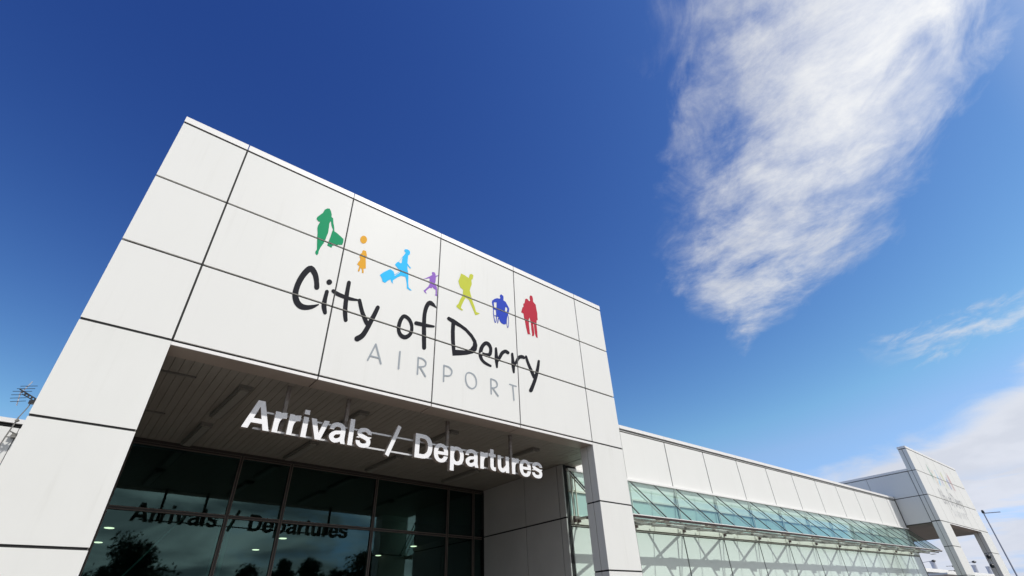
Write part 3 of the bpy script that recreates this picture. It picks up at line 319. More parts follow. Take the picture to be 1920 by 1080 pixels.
 ('running_child_figure','purple',[[[(4.265,7.981),(4.316,7.995),(4.348,7.954),(4.350,7.915),(4.437,7.976),(4.440,7.962),(4.359,7.887),(4.358,7.785),(4.348,7.696),(4.395,7.646),(4.406,7.589),(4.406,7.452),(4.460,7.401),(4.416,7.411),(4.358,7.418),(4.378,7.448),(4.371,7.559),(4.327,7.564),(4.289,7.595),(4.270,7.552),(4.226,7.550),(4.174,7.480),(4.135,7.427),(4.167,7.373),(4.124,7.386),(4.086,7.422),(4.131,7.478),(4.196,7.579),(4.220,7.650),(4.207,7.737),(4.220,7.766),(4.196,7.787),(4.141,7.748),(4.058,7.705),(4.132,7.767),(4.207,7.838),(4.269,7.904),(4.252,7.951)]]]),
 ('backpacker_figure','lime',[[[(5.003,8.258),(5.101,8.255),(5.215,8.222),(5.242,8.339),(5.298,8.374),(5.343,8.352),(5.326,8.239),(5.288,8.201),(5.301,8.085),(5.269,7.984),(5.248,7.890),(5.282,7.774),(5.316,7.660),(5.382,7.517),(5.426,7.389),(5.527,7.384),(5.469,7.332),(5.405,7.299),(5.361,7.386),(5.285,7.523),(5.231,7.628),(5.145,7.658),(5.104,7.579),(5.045,7.433),(5.020,7.343),(5.079,7.314),(5.059,7.286),(4.977,7.296),(4.904,7.330),(4.913,7.374),(4.953,7.419),(5.000,7.560),(5.060,7.687),(5.067,7.838),(4.992,7.872),(4.958,7.944),(4.935,8.021),(4.974,8.146)]]]),
 ('wheelchair_figure','blue',[[[(6.123,8.118),(6.162,8.144),(6.218,8.119),(6.223,8.061),(6.218,7.999),(6.284,7.978),(6.358,7.873),(6.391,7.820),(6.365,7.706),(6.341,7.633),(6.303,7.568),(6.282,7.459),(6.274,7.363),(6.211,7.332),(6.143,7.337),(6.090,7.380),(6.067,7.435),(6.054,7.481),(6.005,7.513),(6.015,7.644),(5.920,7.634),(5.899,7.627),(5.888,7.724),(5.871,7.808),(5.883,7.865),(5.953,7.937),(6.024,7.984),(6.108,8.001),(6.126,8.037),(6.110,8.070)],[(6.268,7.827),(6.320,7.827),(6.326,7.783),(6.309,7.712),(6.255,7.712)],[(5.926,7.829),(6.007,7.860),(6.006,7.730),(5.982,7.689),(5.934,7.684)]],[[(5.903,7.618),(5.899,7.578),(5.901,7.528),(5.906,7.476),(5.912,7.429),(5.919,7.386),(5.927,7.343),(5.937,7.309),(5.948,7.289),(5.972,7.297),(5.983,7.321),(5.993,7.351),(6.000,7.385),(6.005,7.426),(6.008,7.475),(6.010,7.524),(6.010,7.566),(6.008,7.599),(6.006,7.628),(6.000,7.651),(5.989,7.666),(5.969,7.671),(5.944,7.665),(5.919,7.647)],[(5.932,7.637),(5.946,7.646),(5.962,7.650),(5.974,7.648),(5.980,7.638),(5.985,7.618),(5.988,7.590),(5.989,7.558),(5.989,7.517),(5.988,7.468),(5.984,7.420),(5.980,7.381),(5.973,7.349),(5.965,7.320),(5.957,7.305),(5.963,7.306),(5.956,7.321),(5.947,7.354),(5.939,7.396),(5.932,7.439),(5.926,7.485),(5.921,7.537),(5.919,7.586),(5.922,7.620)]],[[(6.312,7.599),(6.305,7.572),(6.297,7.538),(6.289,7.499),(6.285,7.461),(6.286,7.421),(6.289,7.380),(6.293,7.342),(6.298,7.313),(6.303,7.296),(6.309,7.285),(6.320,7.282),(6.332,7.292),(6.338,7.306),(6.344,7.327),(6.349,7.353),(6.353,7.383),(6.356,7.418),(6.357,7.460),(6.358,7.501),(6.357,7.537),(6.355,7.565),(6.353,7.591),(6.349,7.611),(6.345,7.624),(6.339,7.630),(6.326,7.627),(6.318,7.615)],[(6.330,7.615),(6.333,7.619),(6.330,7.618),(6.333,7.615),(6.336,7.603),(6.340,7.584),(6.343,7.560),(6.344,7.531),(6.345,7.496),(6.344,7.455),(6.343,7.414),(6.341,7.379),(6.337,7.350),(6.332,7.325),(6.326,7.305),(6.321,7.295),(6.322,7.294),(6.320,7.295),(6.315,7.303),(6.310,7.320),(6.306,7.348),(6.301,7.385),(6.298,7.427),(6.298,7.465),(6.302,7.502),(6.309,7.540),(6.317,7.574),(6.324,7.600)]],[[(5.940,7.470),(6.062,7.476),(6.067,7.477),(6.071,7.480),(6.074,7.485),(6.074,7.489),(6.072,7.492),(6.068,7.493),(5.946,7.488),(5.942,7.486),(5.938,7.483),(5.935,7.479),(5.935,7.474),(5.937,7.471)]],[[(6.036,7.438),(6.016,7.313),(6.016,7.308),(6.020,7.305),(6.025,7.305),(6.031,7.307),(6.036,7.312),(6.038,7.318),(6.059,7.443),(6.059,7.449),(6.055,7.452),(6.050,7.452),(6.044,7.449),(6.039,7.444)]]]),
 ('couple_figure','red',[[[(7.104,8.486),(7.159,8.486),(7.178,8.422),(7.177,8.323),(7.259,8.263),(7.272,8.142),(7.292,8.012),(7.286,7.915),(7.291,7.829),(7.250,7.801),(7.237,7.657),(7.244,7.476),(7.240,7.307),(7.192,7.311),(7.162,7.397),(7.152,7.549),(7.146,7.659),(7.123,7.658),(7.137,7.544),(7.141,7.416),(7.135,7.350),(7.102,7.308),(7.058,7.313),(7.070,7.367),(7.056,7.479),(7.051,7.659),(7.038,7.721),(7.017,7.807),(6.990,7.731),(6.986,7.598),(6.995,7.459),(6.996,7.369),(7.014,7.324),(6.963,7.326),(6.932,7.304),(6.914,7.355),(6.886,7.487),(6.862,7.660),(6.838,7.743),(6.830,7.847),(6.756,7.857),(6.812,8.028),(6.842,8.039),(6.841,8.134),(6.881,8.163),(6.911,8.271),(6.913,8.299),(6.977,8.338),(7.006,8.314),(7.050,8.289),(7.079,8.314),(7.067,8.400),(7.078,8.454)]]]),
]
GLYPH = {
 'A': (722, [[(12,0),(270,720),(452,720),(710,0),(553,0),(505,148),(217,148),(169,0)],[(258,264),(464,264),(361,570)]]),
 'l': (278, [[(67,0),(67,720),(211,720),(211,0)]]),
 'i': (278, [[(67,0),(67,532),(211,532),(211,0)],[(67,600),(67,720),(211,720),(211,600)]]),
 'v': (556, [[(8,532),(163,532),(278,172),(393,532),(548,532),(354,0),(202,0)]]),
 'r': (389, [[(64,5),(65,0),(205,0),(206,220),(221,295),(230,315),(245,340),(260,359),(275,371),(300,379),(376,390),(376,540),(360,539),(265,526),(235,517),(210,506),(206,510),(205,531),(70,532),(64,530)]]),
 'D': (722, [[(76,5),(80,0),(340,0),(385,2),(425,8),(475,21),(525,44),(570,75),(605,110),(625,137),(642,165),(665,225),(679,295),(682,380),(675,455),(657,520),(630,576),(613,600),(592,625),(558,655),(518,680),(475,699),(425,712),(350,720),(80,720),(76,715)],[(230,124),(226,130),(228,595),(335,596),(380,591),(405,583),(430,572),(450,558),(470,540),(492,510),(509,475),(521,435),(526,395),(527,340),(522,295),(511,250),(495,215),(478,190),(455,166),(430,148),(400,135),(375,128),(345,125)]]),
 'p': (611, [[(62,-205),(65,-207),(200,-207),(203,-205),(205,-3),(250,-16),(295,-21),(350,-21),(395,-14),(435,0),(470,20),(500,45),(528,80),(550,120),(567,170),(575,225),(576,285),(570,338),(558,385),(537,430),(513,465),(485,492),(450,516),(410,533),(370,543),(330,546),(280,544),(245,539),(205,526),(200,532),(65,532),(62,530)],[(300,89),(275,97),(255,109),(236,130),(221,155),(211,185),(204,220),(202,260),(204,300),(208,330),(217,360),(230,385),(245,405),(265,422),(285,431),(310,436),(335,435),(360,428),(380,416),(400,395),(414,370),(425,340),(432,305),(434,265),(432,225),(428,195),(419,165),(407,140),(390,118),(370,101),(350,92),(325,88)]]),
 'u': (611, [[(225,-5),(245,-8),(280,-7),(320,2),(350,15),(366,25),(405,58),(406,5),(410,0),(545,0),(548,5),(548,530),(545,532),(410,532),(407,530),(406,245),(365,195),(320,143),(295,127),(275,122),(260,123),(245,129),(230,140),(214,165),(209,205),(206,335),(207,530),(200,532),(65,531),(64,335),(66,230),(70,165),(78,125),(85,105),(95,88),(119,55),(135,40),(175,13),(205,0)]]),
 't': (333, [[(223,-5),(310,-6),(312,0),(312,110),(310,112),(250,110),(235,112),(228,130),(226,160),(226,430),(230,436),(310,437),(312,440),(312,530),(310,532),(230,532),(226,535),(225,680),(195,680),(90,680),(86,675),(86,535),(80,532),(15,532),(12,530),(12,440),(15,436),(86,435),(86,115),(90,110),(100,80),(118,50),(145,23),(160,14),(185,3)]]),
 'e': (556, [[(237,-20),(295,-22),(340,-17),(385,-4),(425,17),(460,45),(490,82),(512,125),(528,175),(525,178),(520,178),(385,178),(381,175),(372,150),(361,130),(349,115),(335,102),(320,93),(305,87),(285,84),(265,85),(245,89),(230,96),(215,107),(200,123),(186,145),(176,170),(167,210),(170,214),(530,214),(534,220),(535,230),(535,300),(530,340),(521,375),(508,410),(490,442),(470,468),(445,492),(415,513),(385,528),(350,539),(310,545),(260,546),(215,541),(180,531),(145,516),(115,496),(90,472),(68,445),(48,410),(35,375),(25,335),(21,290),(21,235),(25,190),(35,150),(48,115),(64,85),(85,57),(110,33),(140,11),(170,-3),(200,-13)],[(170,308),(167,310),(167,315),(171,335),(187,380),(207,410),(233,430),(265,439),(300,438),(330,426),(353,405),(369,380),(379,355),(389,315),(389,310),(385,308)]]),
 'a': (556, [[(210,0),(250,1),(300,12),(350,33),(385,54),(410,5),(415,0),(535,0),(539,10),(539,30),(517,95),(510,135),(513,320),(509,380),(503,410),(490,445),(478,465),(462,485),(440,505),(410,524),(390,533),(335,544),(250,549),(215,546),(185,539),(145,524),(115,507),(87,485),(70,467),(57,445),(43,410),(26,350),(30,345),(155,345),(158,350),(167,385),(176,400),(205,420),(225,428),(245,433),(285,432),(335,421),(345,416),(355,407),(365,390),(371,360),(370,339),(240,326),(200,317),(180,310),(125,278),(89,250),(59,215),(44,185),(39,150),(45,120),(59,90),(74,70),(105,41),(145,16),(180,4)],[(220,114),(205,119),(195,125),(177,150),(177,155),(188,175),(208,200),(225,216),(244,225),(325,239),(345,245),(370,255),(368,180),(360,169),(335,148),(290,125),(250,114)]]),
 's': (556, [[(203,-5),(250,-7),(315,-6),(355,0),(410,14),(445,34),(465,53),(485,80),(495,100),(506,140),(505,180),(501,200),(490,227),(465,265),(470,268),(490,269),(502,275),(520,290),(528,305),(525,307),(390,307),(385,310),(385,315),(371,320),(320,332),(220,364),(205,372),(186,390),(187,395),(195,403),(235,422),(275,433),(310,434),(335,427),(370,408),(393,385),(395,375),(400,373),(525,374),(511,425),(490,462),(466,485),(445,500),(425,511),(390,526),(335,540),(270,541),(227,535),(167,520),(130,505),(101,485),(75,456),(59,425),(54,405),(53,385),(54,365),(60,346),(80,314),(105,290),(135,269),(165,255),(195,245),(250,233),(340,203),(362,190),(373,170),(373,145),(365,130),(355,122),(310,108),(260,102),(240,103),(210,108),(195,113),(180,122),(162,145),(155,171),(30,171),(35,131),(45,100),(59,75),(80,52),(99,35),(135,14),(160,4)],[(34,245),(145,244),(145,247),(135,260),(110,276),(90,278),(70,276),(50,265)]]),
}
# ================================================================ ground
def sheet(name, x0, x1, y0, y1, z, mat):
    q = MB(); q.quad((x0, y0, z), (x1, y0, z), (x1, y1, z), (x0, y1, z)); return struct(q.build(name, mat))
sheet('ground', -1500, 1500, -1500, 1500, 0, 'grass')
sheet('road', -220, 320, -26, -6, .004, 'asphalt')
struct(B(-60, 110, -6.15, -6, -.05, .125).build('kerb', 'kerb'))
struct(B(-60, 110, -6, 40, -.05, .12).build('pavement', 'paving'))
q = MB()
for k in range(-10, 16): q.quad((k*9, -16.08, .008), (k*9+4, -16.08, .008), (k*9+4, -15.95, .008), (k*9, -15.95, .008))
struct(q.build('road_marking', 'paint'))

# ================================================================ entrance portals
YF, DEP = 7.6, .4
def panel_grid(q, xs, zs, gx, gz, y0, y1, skip=()):
    for i in range(len(xs)-1):
        for j in range(len(zs)-1):
            if (i, j) in skip: continue
            a, b = xs[i], xs[i+1]; lo, hi = zs[j], zs[j+1]
            q.box(a+(gx/2 if i else 0), b-(gx/2 if i < len(xs)-2 else 0), y0, y1, lo+gz/2, hi-gz/2)
def portal(xs, zs, legrows, lip, coptop, logo_map, label, ceil_x, box_x, back, soff_right, logo_sheen=''):
    """xs: 7 vertical joints (outer edge, leg, bays.., leg, outer edge); zs: [coping line, row, row, fascia foot]"""
    t = thing('entrance_portal', label, 'entrance portal', ((xs[0]+xs[-1])/2, YF, .12), 'entrance portals along the terminal front')
    G = .042; PT = .03
    yb = YF+DEP
    # fascia: dark carrier behind separate white panels
    q = MB(); q.box(xs[0]+PT, xs[-1]-PT, YF+PT, yb-PT, lip+.05, zs[0]+.06)
    q.box(xs[0]+.002, xs[-1]-.002, YF+.008, YF+PT-.001, zs[0]-.02, zs[0]+.02)
    core = q.build('carrier_frame', 'joint', t)
    q = MB()
    fz = [zs[3]+.008, zs[2], zs[1], zs[0]]
    for i in range(6):
        for j in range(3):
            a = xs[i]+(.014 if i else 0); b = xs[i+1]-(.014 if i < 5 else 0)
            q.box(a, b, YF, YF+PT-.002, fz[j]+(.018 if j else .004), fz[j+1]-.019)
    fas = q.build('fascia', 'panel', t)
    for i in range(1, 6): B(xs[i]-.003, xs[i]+.003, YF+.014, YF+PT-.004, zs[3]+.03, zs[0]-.02).build('joint_seal', 'sealant', fas)
    # returns and back of the fascia
    q = MB(); ym = YF+.2
    for (xa, xb) in ((xs[0], xs[0]+PT-.002), (xs[-1]-PT+.002, xs[-1])):
        for j in range(3):
            q.box(xa, xb, YF+PT, ym-.012, fz[j]+.016, fz[j+1]-.02); q.box(xa, xb, ym+.012, yb-.012, fz[j]+.016, fz[j+1]-.02)
    q.box(xs[0]+PT, xs[-1]-PT, yb-PT+.002, yb, zs[1]+.03, zs[0]-.02)
    q.build('side_return', 'panel', t)
    q = MB()
    for i in range(6): q.box(xs[i]+(.009 if i else -.004), xs[i+1]-(.009 if i < 5 else -.004), YF-.003, yb+.01, zs[0]+.022, coptop)
    q.build('coping', 'coping', t)
    # lip and underside of the fascia
    q = MB(); sx = xs[1:6]
    for i in range(4):
        q.cur = 0; q.box(sx[i]+(.010 if i else .002), sx[i+1]-(.010 if i < 3 else .002), YF+.022, yb-.012, lip, lip+.046)
        q.cur = 1; q.box(sx[i]+(.010 if i else .002), sx[i+1]-(.010 if i < 3 else .002), YF+.001, YF+.0219, lip-.002, lip+.046)
    q.build('soffit_edge', ['lip', 'coping'], t)
    # legs
    for s, (a, b) in enumerate(((xs[0], xs[1]), (xs[5], xs[6]))):
        q = MB(); rows = legrows
        for j in range(len(rows)-1):
            lo, hi = rows[j], rows[j+1]-(0 if j < len(rows)-2 else .0)
            l2, h2 = lo+(.015 if j else 0), hi-.015
            q.box(a, b, YF, YF+PT-.002, l2, h2)
            for xa, xb in ((a, a+PT-.002), (b-PT+.002, b)):
                q.box(xa, xb, YF+PT-.001, ym-.010, l2, h2); q.box(xa, xb, ym+.010, yb-.001, l2, h2)
            q.box(a+PT, b-PT, yb-PT+.002, yb-.002, l2, h2)
        lg = q.build('leg', 'legpanel', t)
        q = MB(); q.box(a+PT, b-PT, YF+PT, yb-PT, .1, lip+.06)
        for z in rows[1:]: q.box(a+.010, b-.010, YF+.010, yb-.010, z-.024, z+.024)
        q.build('leg_core', 'joint', lg)
    # box running back to the building
    x0, x1 = box_x; zt = zs[1]
    q = MB(); q.box(x0+PT, x1-PT, yb, back, lip+.055, zt); c2 = q.build('roof_box', 'joint', t)
    q = MB(); ys = [yb+.012, yb+2.15, yb+4.4, yb+6.6, back]
    for xa, xb in ((x0, x0+PT-.002), (x1-PT+.002, x1)):
        q = MB()
        for i in range(len(ys)-1):
            if ys[i+1] <= ys[i]: continue
            for lo, hi in ((lip+.03, zs[2]), (zs[2], zt)):
                q.box(xa, xb, ys[i]+.01, min(ys[i+1], back)-.01, lo+.018, hi-.018)
        q.build('side_panel', 'panel', c2)
    q = MB(); q.box(x0-.01, x1+.01, yb+.012, back, zt+.02, zt+.14); q.build('box_coping', 'coping', c2)
    # slatted ceiling
    q = MB(); x = ceil_x[0]
    while x < ceil_x[1]-.02:
        q.box(x+.003, min(x+.121, ceil_x[1]), yb, min(back, 12.95), lip+.012+.002*random.random(), lip+.05); x += .124
    if soff_right > ceil_x[1]: q.box(ceil_x[1]+.02, soff_right, yb, min(back, 12.95), lip+.006, lip+.05)
    ce = q.build('ceiling', 'slat', t)
    # logo
    fx, fzm = logo_map
    for nm, mt, layers in LOGO:
        vs, fs = fill_shape(layers, fx, fzm, YF-.0035)
        me = bpy.data.meshes.new(nm); me.from_pydata(vs, [], fs); me.materials.append(M[logo_sheen+LM[mt]])
        bm = bmesh.new(); bm.from_mesh(me)
        # the vinyl is cut where it crosses the open joints between panels
        for ax, at, hw in [('z', zz, .019) for zz in zs[1:3]]+[('x', xx, .0145) for xx in xs[1:6]]:
            no = Vector((1, 0, 0)) if ax == 'x' else Vector((0, 0, 1))
            for sg_ in (-1, 1):
                co = no*(at+sg_*hw)
                bmesh.ops.bisect_plane(bm, geom=bm.verts[:]+bm.edges[:]+bm.faces[:], plane_co=co, plane_no=no)
            kill = [f for f in bm.faces if abs(getattr(f.calc_center_median(), ax)-at) < hw-1e-5]
            bmesh.ops.delete(bm, geom=kill, context='FACES')
        for f in bm.faces:
            f.normal_update()
            if f.normal.y > 0: f.normal_flip()
        bm.to_mesh(me); bm.free()
        link(nm, me, fas)
    return t, ce
ident = (lambda a: a, lambda b: b)
P1, ceil1 = portal([-.77, .26, 2.32, 4.43, 6.57, 8.73, 9.78], [9.005, 7.69, 6.38, 5.07], [.12, 1.2, 2.48, 3.79, 5.062],
    5.0, 9.155, ident, 'large white portal in the foreground over the dark entrance, with coloured figures and black lettering',
    (.27, 9.36), (-.76, 9.77), 13.0, 9.77)
ratio = lambda a: 36.55+(a-.26)*(42.81-36.55)/(8.73-.26)
zmap = lambda b: 5.38+(b-5.07)*(9.10-5.38)/(9.005-5.07)
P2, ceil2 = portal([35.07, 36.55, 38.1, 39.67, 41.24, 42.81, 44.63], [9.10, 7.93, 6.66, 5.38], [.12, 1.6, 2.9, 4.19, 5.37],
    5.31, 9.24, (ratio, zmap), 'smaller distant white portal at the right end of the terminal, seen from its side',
    (35.4, 44.0), (35.08, 44.1), 14.5, 44.09, 'sheen_')

# fluorescent fittings under the near ceiling
def fitting(x0, y0, x1, y1, wd=.20):
    q = MB(); q.bar((x0, y0, 4.985), (x1, y1, 4.985), wd, .06); f = q.build('light_fitting', 'fitting', ceil1)
    a, b = Vector((x0, y0, 4.945)), Vector((x1, y1, 4.945)); d = (b-a).normalized()*.06
    q = MB(); q.bar(a+d, b-d, wd*.62, .03); q.build('diffuser', 'lens', f)
for xx in (1.45, 3.5, 5.5, 7.75):
    fitting(xx+.05, 8.5, xx-.03, 10.15); fitting(xx-.05, 10.65, xx-.12, 12.15)
for a in ((.29, .78, 8.58), (.29, .68, 10.52)):                # trim strips of the access hatches
    B(a[0], a[1], a[2]-.015, a[2]+.015, 4.985, 5.012).build('hatch_trim', 'fitting', ceil1)

# ================================================================ hanging sign
SY = 8.0
sign = thing('hanging_sign', 'silver three-dimensional lettering reading Arrivals / Departures hung under the near portal', 'sign', (4.5, SY+.06, 4.17), None)
def word(txt, xa, xb, zb, cap, depth=.085):
    pos = 0; lo = hi = None; pl = []
    for ch in txt:
        adv, rings = GLYPH[ch]
        pl.append((pos, rings)); w_ = [p[0]+pos for r in rings for p in r]
        lo = min(w_) if lo is None else lo; hi = max(w_); pos += adv
    k = (xb-xa)/(hi-lo); c = cap/720
    for pos, rings in pl:
        f = [[(xa+(x+pos-lo)*k, zb+y*c) for x, y in r] for r in rings]
        # front faces per outline island (outer ring + its holes), then back and returns
        vs = []; fs = []; mi = []
        for y in (SY, SY+depth):
            v, g = fill_shape([f], lambda a: a, lambda a: a, y)
            n = len(vs); vs += v; fs += [[n+i for i in q_] for q_ in g]; mi += [0]*len(g)
        for r in f:
            n = len(vs); m_ = len(r)
            for y in (SY, SY+depth): vs += [(a, y, b_) for a, b_ in r]
            for i in range(m_):
                j = (i+1) % m_; fs.append([n+i, n+j, n+m_+j, n+m_+i]); mi.append(1)
        me = bpy.data.meshes.new('letter'); me.from_pydata(vs, [], fs); me.materials.append(M['letter']); me.materials.append(M['letterside'])
        me.polygons.foreach_set('material_index', mi)
        bm = bmesh.new(); bm.from_mesh(me); bmesh.ops.remove_doubles(bm, verts=bm.verts, dist=2e-4); bmesh.ops.recalc_face_normals(bm, faces=bm.faces); bm.to_mesh(me); bm.free()
        link('letter', me, sign)
word('Arrivals', 1.485, 3.53, 4.185, .44)
q = MB(); q.cur = 0
k = [(3.806, 4.135), (3.874, 4.107), (4.075, 4.655), (4.012, 4.682)]
for y in (SY, SY+.085): q.quad(*[(a, y, b) for a, b in k])
q.cur = 1
for i in range(4):
    a, b = k[i], k[(i+1) % 4]; q.quad((a[0], SY, a[1]), (b[0], SY, b[1]), (b[0], SY+.085, b[1]), (a[0], SY+.085, a[1]))
q.build('letter', ['letter', 'letterside'], sign)
word('Departures', 4.375, 7.47, 4.17, .435)
for z in (4.225, 4.49): B(1.66, 7.40, SY+.088, SY+.118, z-.014, z+.014).build('rail', 'rail', sign)
for x in (2.07, 3.09, 5.14, 6.72): B(x-.028, x+.028, SY+.12, SY+.175, 4.21, 5.012).build('hanger', 'rod', sign)

# ================================================================ recessed entrance: glazing, side wall, hall
YG = 12.45
ent = thing('entrance_glazing', 'dark tinted glass wall in black frames recessed under the near portal', 'glass wall', (4.5, YG, .12))
mx_ = [-.6, .42, 2.49, 3.59, 5.81, 8.04, 8.93, 9.28]; mz = [.14, 1.25, 2.48, 3.72, 4.93]
for i in range(7):
    for j in range(4):
        B(mx_[i]+.03, mx_[i+1]-.03, YG-.010, YG+.010, mz[j]+.03, mz[j+1]-.03).build('pane', 'eglass', ent)
def framebar(nm, x0, x1, z0, z1, vert):
    o = B(x0, x1, YG-.045, YG+.05, z0, z1).build(nm, 'frame', ent)
    q = MB()
    if vert:
        for a in (x0+.004, x1-.016): q.box(a, a+.012, YG-.052, YG-.0451, z0, z1)
    else:
        for a in (z0+.004, z1-.016): q.box(x0, x1, YG-.052, YG-.0451, a, a+.012)
    q.build('glazing_bead', 'frameedge', o)
for x in mx_[:-1]: framebar('mullion', x-.036, x+.036, .12, 4.95, True)
for z in mz[1:]:
    for i in range(7): framebar('transom', mx_[i]+.037, mx_[i+1]-.037, z-.034, z+.034, False)
B(-.6, 9.28, YG-.06, YG+.06, 4.951, 5.011).build('head_frame', 'frame', ent)
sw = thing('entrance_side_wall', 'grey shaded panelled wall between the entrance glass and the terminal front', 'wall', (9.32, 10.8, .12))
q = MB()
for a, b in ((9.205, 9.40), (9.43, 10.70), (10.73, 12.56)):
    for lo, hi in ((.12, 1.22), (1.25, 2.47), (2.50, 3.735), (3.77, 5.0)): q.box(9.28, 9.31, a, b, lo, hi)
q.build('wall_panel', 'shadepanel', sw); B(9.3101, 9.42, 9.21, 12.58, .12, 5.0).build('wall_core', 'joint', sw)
lw_ = thing('entrance_left_wall', 'panelled wall behind the left leg of the near portal', 'wall', (-.7, 10, .12))
q = MB()
for lo, hi in ((.12, 1.22), (1.25, 2.47), (2.50, 3.735), (3.77, 5.0)): q.box(-.75, -.62, 8.02, 12.2, lo, hi)
q.build('wall_panel', 'shadepanel', lw_)
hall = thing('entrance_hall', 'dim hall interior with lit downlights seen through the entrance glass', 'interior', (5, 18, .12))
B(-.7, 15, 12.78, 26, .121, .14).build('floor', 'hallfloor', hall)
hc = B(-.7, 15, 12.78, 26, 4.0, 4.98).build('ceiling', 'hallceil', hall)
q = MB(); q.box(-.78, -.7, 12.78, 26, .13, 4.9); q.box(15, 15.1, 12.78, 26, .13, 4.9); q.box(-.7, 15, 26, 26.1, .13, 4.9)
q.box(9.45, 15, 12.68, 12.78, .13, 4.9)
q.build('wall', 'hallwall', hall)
for x in (.8, 4.98, 9.3, 13.5):
    for y in (16.6, 19.2):
        q = MB(); q.lathe((x, y, 3.985), [(.0, 0), (.085, 0), (.105, .005), (.105, .02)], 20); q.build('downlight', 'lamp', hc)
q = MB(); q.bar((2.0, 13.98, 3.99), (.3, 14.02, 1.4), .035, .035); q.build('brace', 'tealsteel', hall)
for x in (2.74, 2.93, 4.0): B(x-.03, x+.03, 13.9, 13.96, .14, 3.99).build('column', 'tealsteel', hall)

for o_ in [c_ for k_ in ent.children for c_ in (k_, *k_.children)]:      # the glass line runs back slightly to the right
    for v_ in o_.data.vertices: v_.co.y += .040*(v_.co.x-4.2)

# ================================================================ terminal front to the right of the near portal
YW = 9.2; W0 = 14.02; BAY = 2.19; XE = 35.06
joints = [9.42]+[W0+BAY*k for k in range(-2, 10)]
joints = [x for x in joints if x < XE-.4]; joints = [9.42]+[x for x in joints if x > 10.2]+[XE]
tb = thing('terminal_building', 'long white and pale green panelled terminal front running away to the right', 'building', (22, YW, .12))
B(9.43, XE, YW+.045, 27, .1, 6.5).build('core', 'joint', tb)
B(9.43, XE, YW+.05, 27.2, 6.501, 6.53).build('roof', 'roof', tb)
for i in range(len(joints)-1):
    a, b = joints[i], joints[i+1]
    if a > 9.5: B(a+.025, b-.025, YW, YW+.04, 5.09, 6.43).build('fascia_panel', 'panel', tb)
    else: B(9.79, b-.025, YW, YW+.04, 5.09, 6.43).build('fascia_panel', 'panel', tb)
    for lo, hi, mt in ((.13, 1.24, 'green'), (1.27, 2.45, 'green'), (2.452, 3.70, 'green'), (4.56, 5.0, 'green'), (3.955, 4.50, 'teal')):
        if lo == 1.27: lo, hi = 1.27, 2.451
        if lo == 2.452: continue
        if lo == 1.27: hi = 3.70
        B(a+.028, b-.028, YW+.006, YW+.04, lo, hi).build('wall_panel', mt, tb)
    B(b-.006, b+.006, YW+.012, YW+.044, .13, 3.7).build('joint_seal', 'sealant', tb)
for i in range(len(joints)-1):
    a, b = joints[i], joints[i+1]
    if a < 9.5: a = 9.78
    B(a+.006, b-.006, YW-.03, YW+.3, 6.53, 6.63).build('coping', 'coping', tb)
B(9.79, XE-.01, YW+.004, YW+.04, 6.468, 6.495).build('coping_trim', 'shadepanel', tb)
B(9.43, XE, YW-.07, YW+.04, 5.012, 5.066).build('flashing', 'coping', tb)
B(9.43, XE, YW-.035, YW+.04, 3.765, 3.945).build('transom_beam', 'cream', tb)
B(9.43, XE, YW+.0, YW+.04, 3.722, 3.748).build('transom_trim', 'cream', tb)
B(9.43, XE, YW-.03, YW+.04, 4.505, 4.553).build('clerestory_rail', 'cream', tb)
q = MB()                                                    # end wall facing the far portal
for a, b in ((9.25, 11.4), (11.43, 13.6), (13.63, 20)):
    for lo, hi in ((.13, 3.7), (3.74, 5.05)): q.box(XE+.0005, XE+.02, a, b, lo, hi)
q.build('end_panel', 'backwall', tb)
B(XE+.002, XE+.05, YW-.005, YW+.045, .12, 5.3).build('corner_trim', 'darkbar', tb)
B(XE-.06, XE-.004, YW-.032, YW-.004, 5.07, 6.65).build('corner_trim', 'darkbar', tb)

# ================================================================ glass canopy
cy0, cz0, cy1, cz1 = YW-.09, 4.985, 8.1, 3.86
can = thing('glass_canopy', 'sloping teal glass canopy on steel brackets along the terminal front', 'canopy', (22, 8.7, 3.85))
sl = Vector((0, cy1-cy0, cz1-cz0)); sln = sl.normalized(); nrm = Vector((0, -sln.z, sln.y)) if -sln.z > 0 else Vector((0, sln.z, -sln.y))
nrm = Vector((0, sln.z, -sln.y)); nrm = nrm if nrm.z > 0 else -nrm
XR = [W0+1.095*k for k in range(-4, 20) if W0+1.095*k < XE+.5]
X0c = 9.45
edges_ = [X0c]+[x for x in XR if x > X0c+.2]
def sp(x, t, off=0.0):
    v = Vector((x, cy0, cz0))+sl*t+nrm*off; return tuple(v)
for i in range(len(edges_)-1):
    a, b = edges_[i]+.012, edges_[i+1]-.012
    for t0, t1 in ((.0, .36), (.366, 1.0)):
        q = MB(); q.quad(sp(a, t0), sp(b, t0), sp(b, t1), sp(a, t1)); o = q.build('glass_pane', 'cglass', can)
        n_ = o.data.polygons[0].normal
        if n_.z < 0: o.data.flip_normals()
for x in edges_:
    q = MB(); q.bar(sp(x, 0, .0), sp(x, 1.0, .0), .024, .024, up=tuple(nrm)); q.build('glazing_bar', 'darkbar', can)
q = MB(); q.bar(sp(edges_[0], 1.0, -.02), sp(edges_[-1], 1.0, -.02), .06, .05); e_ = q.build('eave_beam', 'redbar', can)
B(edges_[0], edges_[-1], cy1-.055, cy1-.03, cz1+.002, cz1+.02).build('eave_trim', 'coping', e_)
B(edges_[0], edges_[-1], 8.62, 8.72, 3.80, 3.85).build('purlin', 'steel', can)
for k in range(-2, 10):
    x = W0+BAY*k
    B(x+1.55, x+1.9, 8.575, 8.765, 3.785, 3.799).build('purlin_plate', 'steel', can)
nodes = [x for x in [W0+BAY*k for k in range(-2, 10)] if x < XE+.4]
